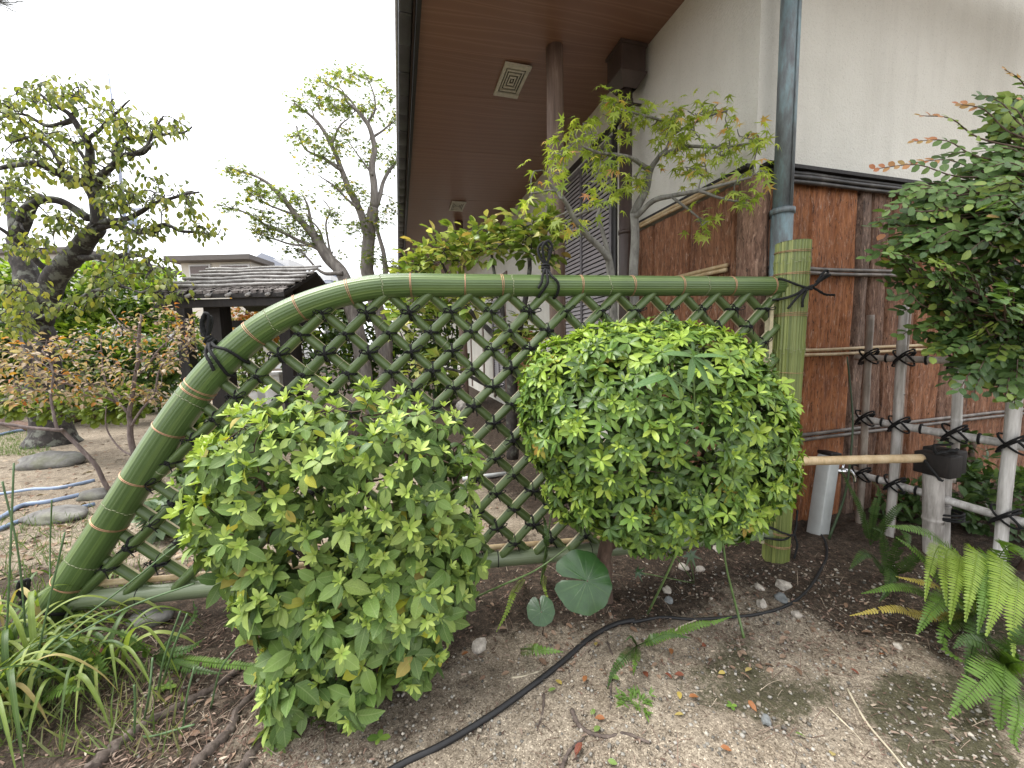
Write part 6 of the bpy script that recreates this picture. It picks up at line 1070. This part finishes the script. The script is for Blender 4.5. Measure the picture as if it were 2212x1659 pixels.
hose('blue_hose', 'upper faded blue flat hose lying on the soil at the left edge', 'hose', [(-40, 1075), (20, 1068), (70, 1060), (130, 1056), (205, 1040)], .014, M_blue)
hose('blue_hose', 'lower faded blue hose looping round the flat rock at the left edge', 'hose', [(-40, 1145), (10, 1118), (50, 1095), (110, 1086), (200, 1066), (230, 1060)], .016, M_blue)
hose('blue_hose', 'third faded blue hose nearest the arch foot at the left edge', 'hose', [(-40, 1165), (40, 1130), (110, 1115), (205, 1092)], .014, M_blue)
hose('blue_hose', 'distant blue hose crossing the bare soil behind the mossy boulder', 'hose', [(-40, 952), (30, 935), (90, 925), (150, 905), (220, 900)], .022, M_blue)
lg = thing('fallen_log', 'curved reddish brown fallen log below the autumn shrub', 'log', gnd(60, 930)); m = MB(); P = smooth_path(lay([(-60, 890), (0, 912), (60, 930), (120, 922), (200, 905), (285, 905)], .06), 6); m.tube(wob(P, .03, 3, 4), np.linspace(.085, .055, len(P)), 12, prof=lambda th, L: 1+.08*np.sin(3*th+L*5)); m.obj('log', bark_mat('reddish_log', [(.3, (.09, .052, .036)), (.6, (.20, .125, .09)), (.8, (.31, .22, .17))], (12, 12, 6)), lg)
M_root = bark_mat('soil_root', [(.3, (.045, .033, .027)), (.55, (.105, .08, .066)), (.8, (.2, .165, .14))], (40, 40, 20), .9, .5)
for lab, pts, r in (('thick weathered root lying across the soil at the lower left', [(200, 1665), (245, 1620), (330, 1560), (420, 1512), (470, 1482), (530, 1440)], .012), ('dark root with a pale scar left of the loose shrub', [(400, 1680), (450, 1625), (500, 1575), (515, 1535), (570, 1480), (640, 1420)], .011), ('buried root just below the loose shrub', [(510, 1680), (555, 1615), (600, 1570), (660, 1520)], .010), ('thin sandy root at the bottom centre below the weed tuft', [(1235, 1535), (1250, 1568), (1275, 1585), (1315, 1592), (1350, 1585), (1405, 1608)], .005), ('short forked root at the bottom edge', [(1212, 1662), (1228, 1625), (1262, 1595)], .004), ('thin root running down from the cable toward the weed tuft', [(1312, 1388), (1326, 1430), (1320, 1470), (1318, 1535)], .003), ('thin root on the sand left of the cable middle', [(1175, 1500), (1172, 1540), (1160, 1580)], .003)):
    t = thing('surface_root', lab, 'root', gnd(*pts[0])); m = MB(); P = wob(smooth_path(lay(pts, r*.25), 8), r*.5, r*900, 14)
    for p in P: p[2] = gz(p[0], p[1])+r*.35
    r *= 1.35; m.tube(P, np.linspace(r, r*.5, len(P))*(1+.2*np.sin(np.arange(len(P))*1.7)), 8); m.obj('root', M_root, t)
M_straw = plain('dry_straw', (.50, .44, .32), .7)
for lab, pts, r in (('bleached twig on the soil left of the black cable', [(1105, 1466), (1135, 1462), (1165, 1452)], .0028), ('bleached twig touching the cable under the round shrub', [(1453, 1366), (1475, 1352), (1512, 1338)], .0026), ('long dry blade of straw on the sand at the lower right', [(1830, 1490), (1870, 1560), (1920, 1620), (1960, 1670)], .003), ('second dry straw on the sand at the lower right', [(1790, 1530), (1850, 1590), (1890, 1640)], .002)):
    t = thing('dry_twig', lab, 'twig', gnd(*pts[0])); m = MB(); m.tube(smooth_path(lay(pts, r), 6), r, 6); m.obj('twig', M_straw, t)
pc = thing('pale_pipe', 'pale grey pipe lying on the ground behind the middle of the lattice', 'pipe', gnd(1030, 1030)); m = MB(); m.tube(lay([(1000, 1040), (1110, 1026)], .02), .018, 10); m.obj('pipe', M_pvc, pc)
# pine twig hanging into the top left corner
pb = thing('pine_twig', 'dark pine needle tip hanging into the top left corner', 'branch', at(-60, -60, 1.6)); m = MB(); m.tube([at(-700, -500, 1.9), at(-300, -200, 1.8), at(-60, -40, 1.6), at(-15, 5, 1.55)], [.012, .008, .004, .002], 6); m.obj('branch', M_stem_brown, pb)
m = MB(); g = np.random.default_rng(4); c = at(-15, 3, 1.55)
for k in range(34): e = at(g.uniform(-10, 90), g.uniform(-30, 42), 1.5+g.uniform(-.05, .05)); m.tube([c+(e-c)*.0, (c+e)/2+g.normal(0, .004, 3), e], [.0011, .001, .0004], 4, caps=False)
m.obj('needles', plain('pine_needle', (.05, .055, .045), .5), pb)
# ------------------------------------------------------------------ what lies on the ground
g = np.random.default_rng(71)
def scatter_px(n, x0, x1, y0, y1): 
    out = []
    while len(out) < n: out.append(gnd(g.uniform(x0, x1), g.uniform(y0, y1)))
    return out
L_fall = {'orange': leaf_mat('fallen_leaf_orange', [(.22, .075, .03), (.29, .12, .045)], .6, .1, .3), 'red': leaf_mat('fallen_leaf_red', [(.15, .04, .025), (.21, .065, .035)], .6, .1, .3), 'yellow': leaf_mat('fallen_leaf_yellow', [(.36, .27, .06), (.4, .32, .13)], .6, .1, .3), 'brown': leaf_mat('fallen_leaf_brown', [(.13, .075, .05), (.2, .12, .08), (.26, .18, .13)], .7, .05, .3), 'green': leaf_mat('fallen_leaf_green', [(.12, .2, .05), (.18, .26, .07)], .5, .2, .3)}
LAND = [((1375, 1510), 'the weed tuft'), ((1265, 1300), 'the large round leaf'), ((1370, 1400), 'the small sand fern'), ((1690, 1270), 'the chalky white stone'), ((1035, 1395), 'the lone tan stone'), ((1180, 1408), 'the flat lying frond'), ((1320, 1590), 'the thin sandy root'), ((1880, 1580), 'the long dry straw'), ((1590, 1370), 'the dark jointed shoot'), ((1075, 1540), 'the cable bend at the bottom'), ((1240, 1415), 'the middle of the cable'), ((1655, 1560), 'the pale stone chip'), ((2060, 1500), 'the lower sword fern'), ((1950, 1330), 'the yellow fern frond'), ((1170, 1325), 'the small round leaf'), ((1480, 1340), 'the bleached twig'), ((1700, 1450), 'the mossy sand patch'), ((1230, 1640), 'the short forked root'), ((195, 1440), 'the strap leaved clump'), ((470, 1480), 'the thick root'), ((560, 1480), 'the scarred root')]
USED = set()
def fallen(col, px, s):
    V, f, uv = T_dry if col in ('brown', 'orange', 'red') else T_oval2; k = 'fallen_'+col
    if k not in bpy.data.meshes: me = bpy.data.meshes.new(k); me.from_pydata((V*[1, 1, .6]).tolist(), [], f.tolist()); fin(me, uv, np.zeros(len(f)), L_fall[col], True)
    c = gnd(*px); a = g.uniform(0, 6.28); M4 = Matrix.Translation((c[0], c[1], c[2]+.006+s*.16)) @ Matrix.Rotation(a, 4, 'Z') @ Matrix.Rotation(g.normal(0, .25), 4, 'Y') @ Matrix.Rotation(g.normal(.1, .15), 4, 'X') @ Matrix.Scale(s, 4)
    word = {'orange': 'dry orange', 'red': 'dry dark red', 'yellow': 'yellow', 'brown': 'curled brown', 'green': 'green'}[col]
    for (lx, ly), nm in sorted(LAND, key=lambda q: math.hypot(q[0][0]-px[0], (q[0][1]-px[1])*1.4)):
        dx, dy = px[0]-lx, (px[1]-ly)*1.4; rel = ('right of ' if dx > 0 else 'left of ') if abs(dx) > abs(dy) else ('in front of ' if dy > 0 else 'behind ')
        lab = word+' fallen leaf on the ground '+rel+nm
        if lab not in USED: break
    USED.add(lab); link('fallen_leaf', bpy.data.meshes[k], None, M4, lab, 'leaf', 'fallen leaves on the ground')
for col, pts in (('orange', [(1488, 1512), (1305, 1560), (1010, 1415), (1265, 1480), (1560, 1620), (1900, 1420), (1620, 1520), (1450, 1420)]), ('red', [(1440, 1460), (1478, 1465), (1258, 1612), (1515, 1402), (1840, 1450), (1400, 1470)]), ('yellow', [(1480, 1550), (1625, 1450), (1460, 1500), (1795, 1640), (1290, 1400), (1565, 1458), (1210, 1485)]), ('green', [(1280, 1550), (1282, 1588), (1310, 1650), (1175, 1500), (1335, 1475), (1720, 1590)])):
    for p in pts: fallen(col, (p[0]+g.normal(0, 4), p[1]), g.uniform(.022, .034))
for _ in range(22): fallen('brown', (g.uniform(950, 1900), g.uniform(1300, 1480)), g.uniform(.022, .034))
for _ in range(6): fallen('brown', (g.uniform(330, 620), g.uniform(1400, 1620)), g.uniform(.022, .03))
fallen('red', (195, 1415), .05)
def chips(name, pts, tmpl, mats, sizes, lift=.004, flat=.35):
    n = len(pts); V, f, uv = tmpl; P = np.array(pts); P[:, 2] += lift; d = g.normal(0, 1, (n, 3))*[1, 1, .12]; nn = np.array([0, 0, 1.])+g.normal(0, flat, (n, 3)); F = frames(d, nn); sc_ = g.uniform(*sizes, n)
    v = np.einsum('nij,kj->nki', F, V)*sc_[:, None, None]+P[:, None]
    me = quadmesh(name, v.reshape(-1, 3), (f[None]+(np.arange(n)*len(V))[:, None, None]).reshape(-1, 4), np.tile(uv, (n, 1)), np.repeat(g.integers(0, len(mats), n), len(f)), mats); tag(link(name, me), kind='stuff')
T_chip = (np.array([(-.18, 0, 0), (.18, 0, .02), (.14, .6, .05), (-.12, .55, .1), (-.05, 1, .02), (.05, 1, .03)]), np.array([(0, 1, 2, 3), (3, 2, 5, 4)]), np.zeros((6, 2))+.2)
M_chip = [leaf_mat('bark_chip', [(.05, .032, .025), (.12, .075, .055), (.2, .13, .1), (.3, .23, .18)], .85, 0, 0), leaf_mat('pale_chip', [(.30, .24, .18), (.42, .35, .27)], .85, 0, 0)]
pts = []
for x0, x1, y0, y1, n in ((1000, 1800, 1180, 1330, 900), (1500, 2000, 1180, 1420, 800), (950, 1900, 1330, 1450, 350), (230, 700, 1330, 1660, 700), (1850, 2212, 1330, 1659, 300), (0, 300, 1500, 1659, 150), (700, 1500, 1450, 1659, 120)): pts += scatter_px(n, x0, x1, y0, y1)
chips('brown_leaf_litter', scatter_px(170, 950, 1950, 1250, 1470)+scatter_px(60, 300, 640, 1380, 1640), (T_dry[0]*[1, 1, .5], T_dry[1], T_dry[2]), [L_fall['brown']], (.012, .028)); chips('leaf_litter', pts, T_chip, M_chip[:1]*9+M_chip[1:], (.006, .019))
T_need = (np.array([(-.012, 0, 0), (.012, 0, 0), (.01, .5, .06), (-.01, .5, .06), (-.004, 1, 0), (.004, 1, 0)]), np.array([(0, 1, 2, 3), (3, 2, 5, 4)]), np.zeros((6, 2))+.2)
chips('needle_litter', scatter_px(900, 200, 720, 1330, 1660)+scatter_px(700, 950, 2100, 1200, 1440)+scatter_px(200, 900, 2100, 1440, 1660), T_need, M_chip[:1]*4+M_chip[1:], (.03, .08), .004, .08)
pts = scatter_px(2000, -100, 700, 900, 1250)+scatter_px(300, 400, 1150, 930, 1150); chips('dry_leaf_carpet', pts, (T_dry[0]*[1, 1, .5], T_dry[1], T_dry[2]), [L_fall['brown'], L_fall['brown'], leaf_mat('bleached_leaf', [(.3, .23, .16), (.4, .31, .22)], .7, .1, .2)], (.02, .05))
def pebbles(name, pts, mats, sizes):
    bm = bmesh.new(); bmesh.ops.create_cube(bm, size=2); V = np.array([v.co[:] for v in bm.verts]); f = np.array([[v.index for v in q.verts] for q in bm.faces]); bm.free(); n = len(pts); P = np.array(pts); sc_ = sizes[0]+(sizes[1]-sizes[0])*g.random(n)**2.5
    V = V/np.linalg.norm(V, axis=1)[:, None]; F = frames(g.normal(0, 1, (n, 3)), g.normal(0, 1, (n, 3))); v = np.einsum('nij,nkj->nki', F, V[None]*g.uniform(.6, 1.25, (n, 8, 3)))*sc_[:, None, None]; v[:, :, 2] *= .75; v += P[:, None]+np.array([0, 0, 1])*sc_[:, None, None]*.25
    me = quadmesh(name, v.reshape(-1, 3), (f[None]+(np.arange(n)*8)[:, None, None]).reshape(-1, 4), np.zeros((n*8, 2)), np.repeat(g.integers(0, len(mats), n), 6), mats, True); tag(link(name, me), kind='stuff')
M_peb = [leaf_mat('pebble', [(.14, .115, .085), (.25, .21, .165), (.34, .30, .245), (.44, .40, .34)], .9, 0, 0), leaf_mat('pebble_grey', [(.09, .085, .075), (.22, .205, .18), (.42, .40, .36)], .9, 0, 0)]
pts = scatter_px(2600, 700, 2212, 1400, 1670)+scatter_px(1500, 1200, 2100, 1210, 1450)+scatter_px(600, 300, 900, 1400, 1670)
pebbles('gravel', pts, M_peb, (.0015, .0075))
pebbles('small_stones', scatter_px(160, 1450, 1900, 1230, 1350)+scatter_px(60, 1000, 1500, 1220, 1400)+scatter_px(50, 1300, 2200, 1500, 1660), M_peb, (.003, .011))
T_gr = (np.array([(-.03, 0, 0), (.03, 0, 0), (.022, .5, .04), (-.022, .5, .04), (-.004, 1, .0), (.004, 1, 0)]), np.array([(0, 1, 2, 3), (3, 2, 5, 4)]), np.zeros((6, 2))+.2)
M_gr = leaf_mat('moss_grass', [(.06, .13, .025), (.10, .18, .04), (.15, .22, .06)], .6, .3, 0)
def turf(name, pts, s, mats):
    n = len(pts); P = np.array(pts); d = g.normal(0, .5, (n, 3)); d[:, 2] = 1; F = frames(d, g.normal(0, 1, (n, 3))); V, f, uv = T_gr; v = np.einsum('nij,kj->nki', F, V)*g.uniform(*s, n)[:, None, None]+P[:, None]
    me = quadmesh(name, v.reshape(-1, 3), (f[None]+(np.arange(n)*6)[:, None, None]).reshape(-1, 4), np.tile(uv, (n, 1)), np.zeros(n*2), mats); tag(link(name, me), kind='stuff')
pts = [p for p in scatter_px(2600, -60, 110, 935, 985)]; turf('grass_patch', pts, (.03, .06), [M_gr])
turf('ground_cover', scatter_px(900, -50, 260, 1120, 1330)+scatter_px(500, 180, 700, 1090, 1290), (.03, .09), [leaf_mat('ground_cover_leaf', [(.09, .14, .05), (.16, .21, .09)], .6, .3, 0)])
turf('low_grass', scatter_px(380, -40, 400, 1440, 1640), (.03, .10), [leaf_mat('low_grass_leaf', [(.10, .15, .05), (.17, .22, .08), (.3, .27, .15)], .6, .3, 0)])
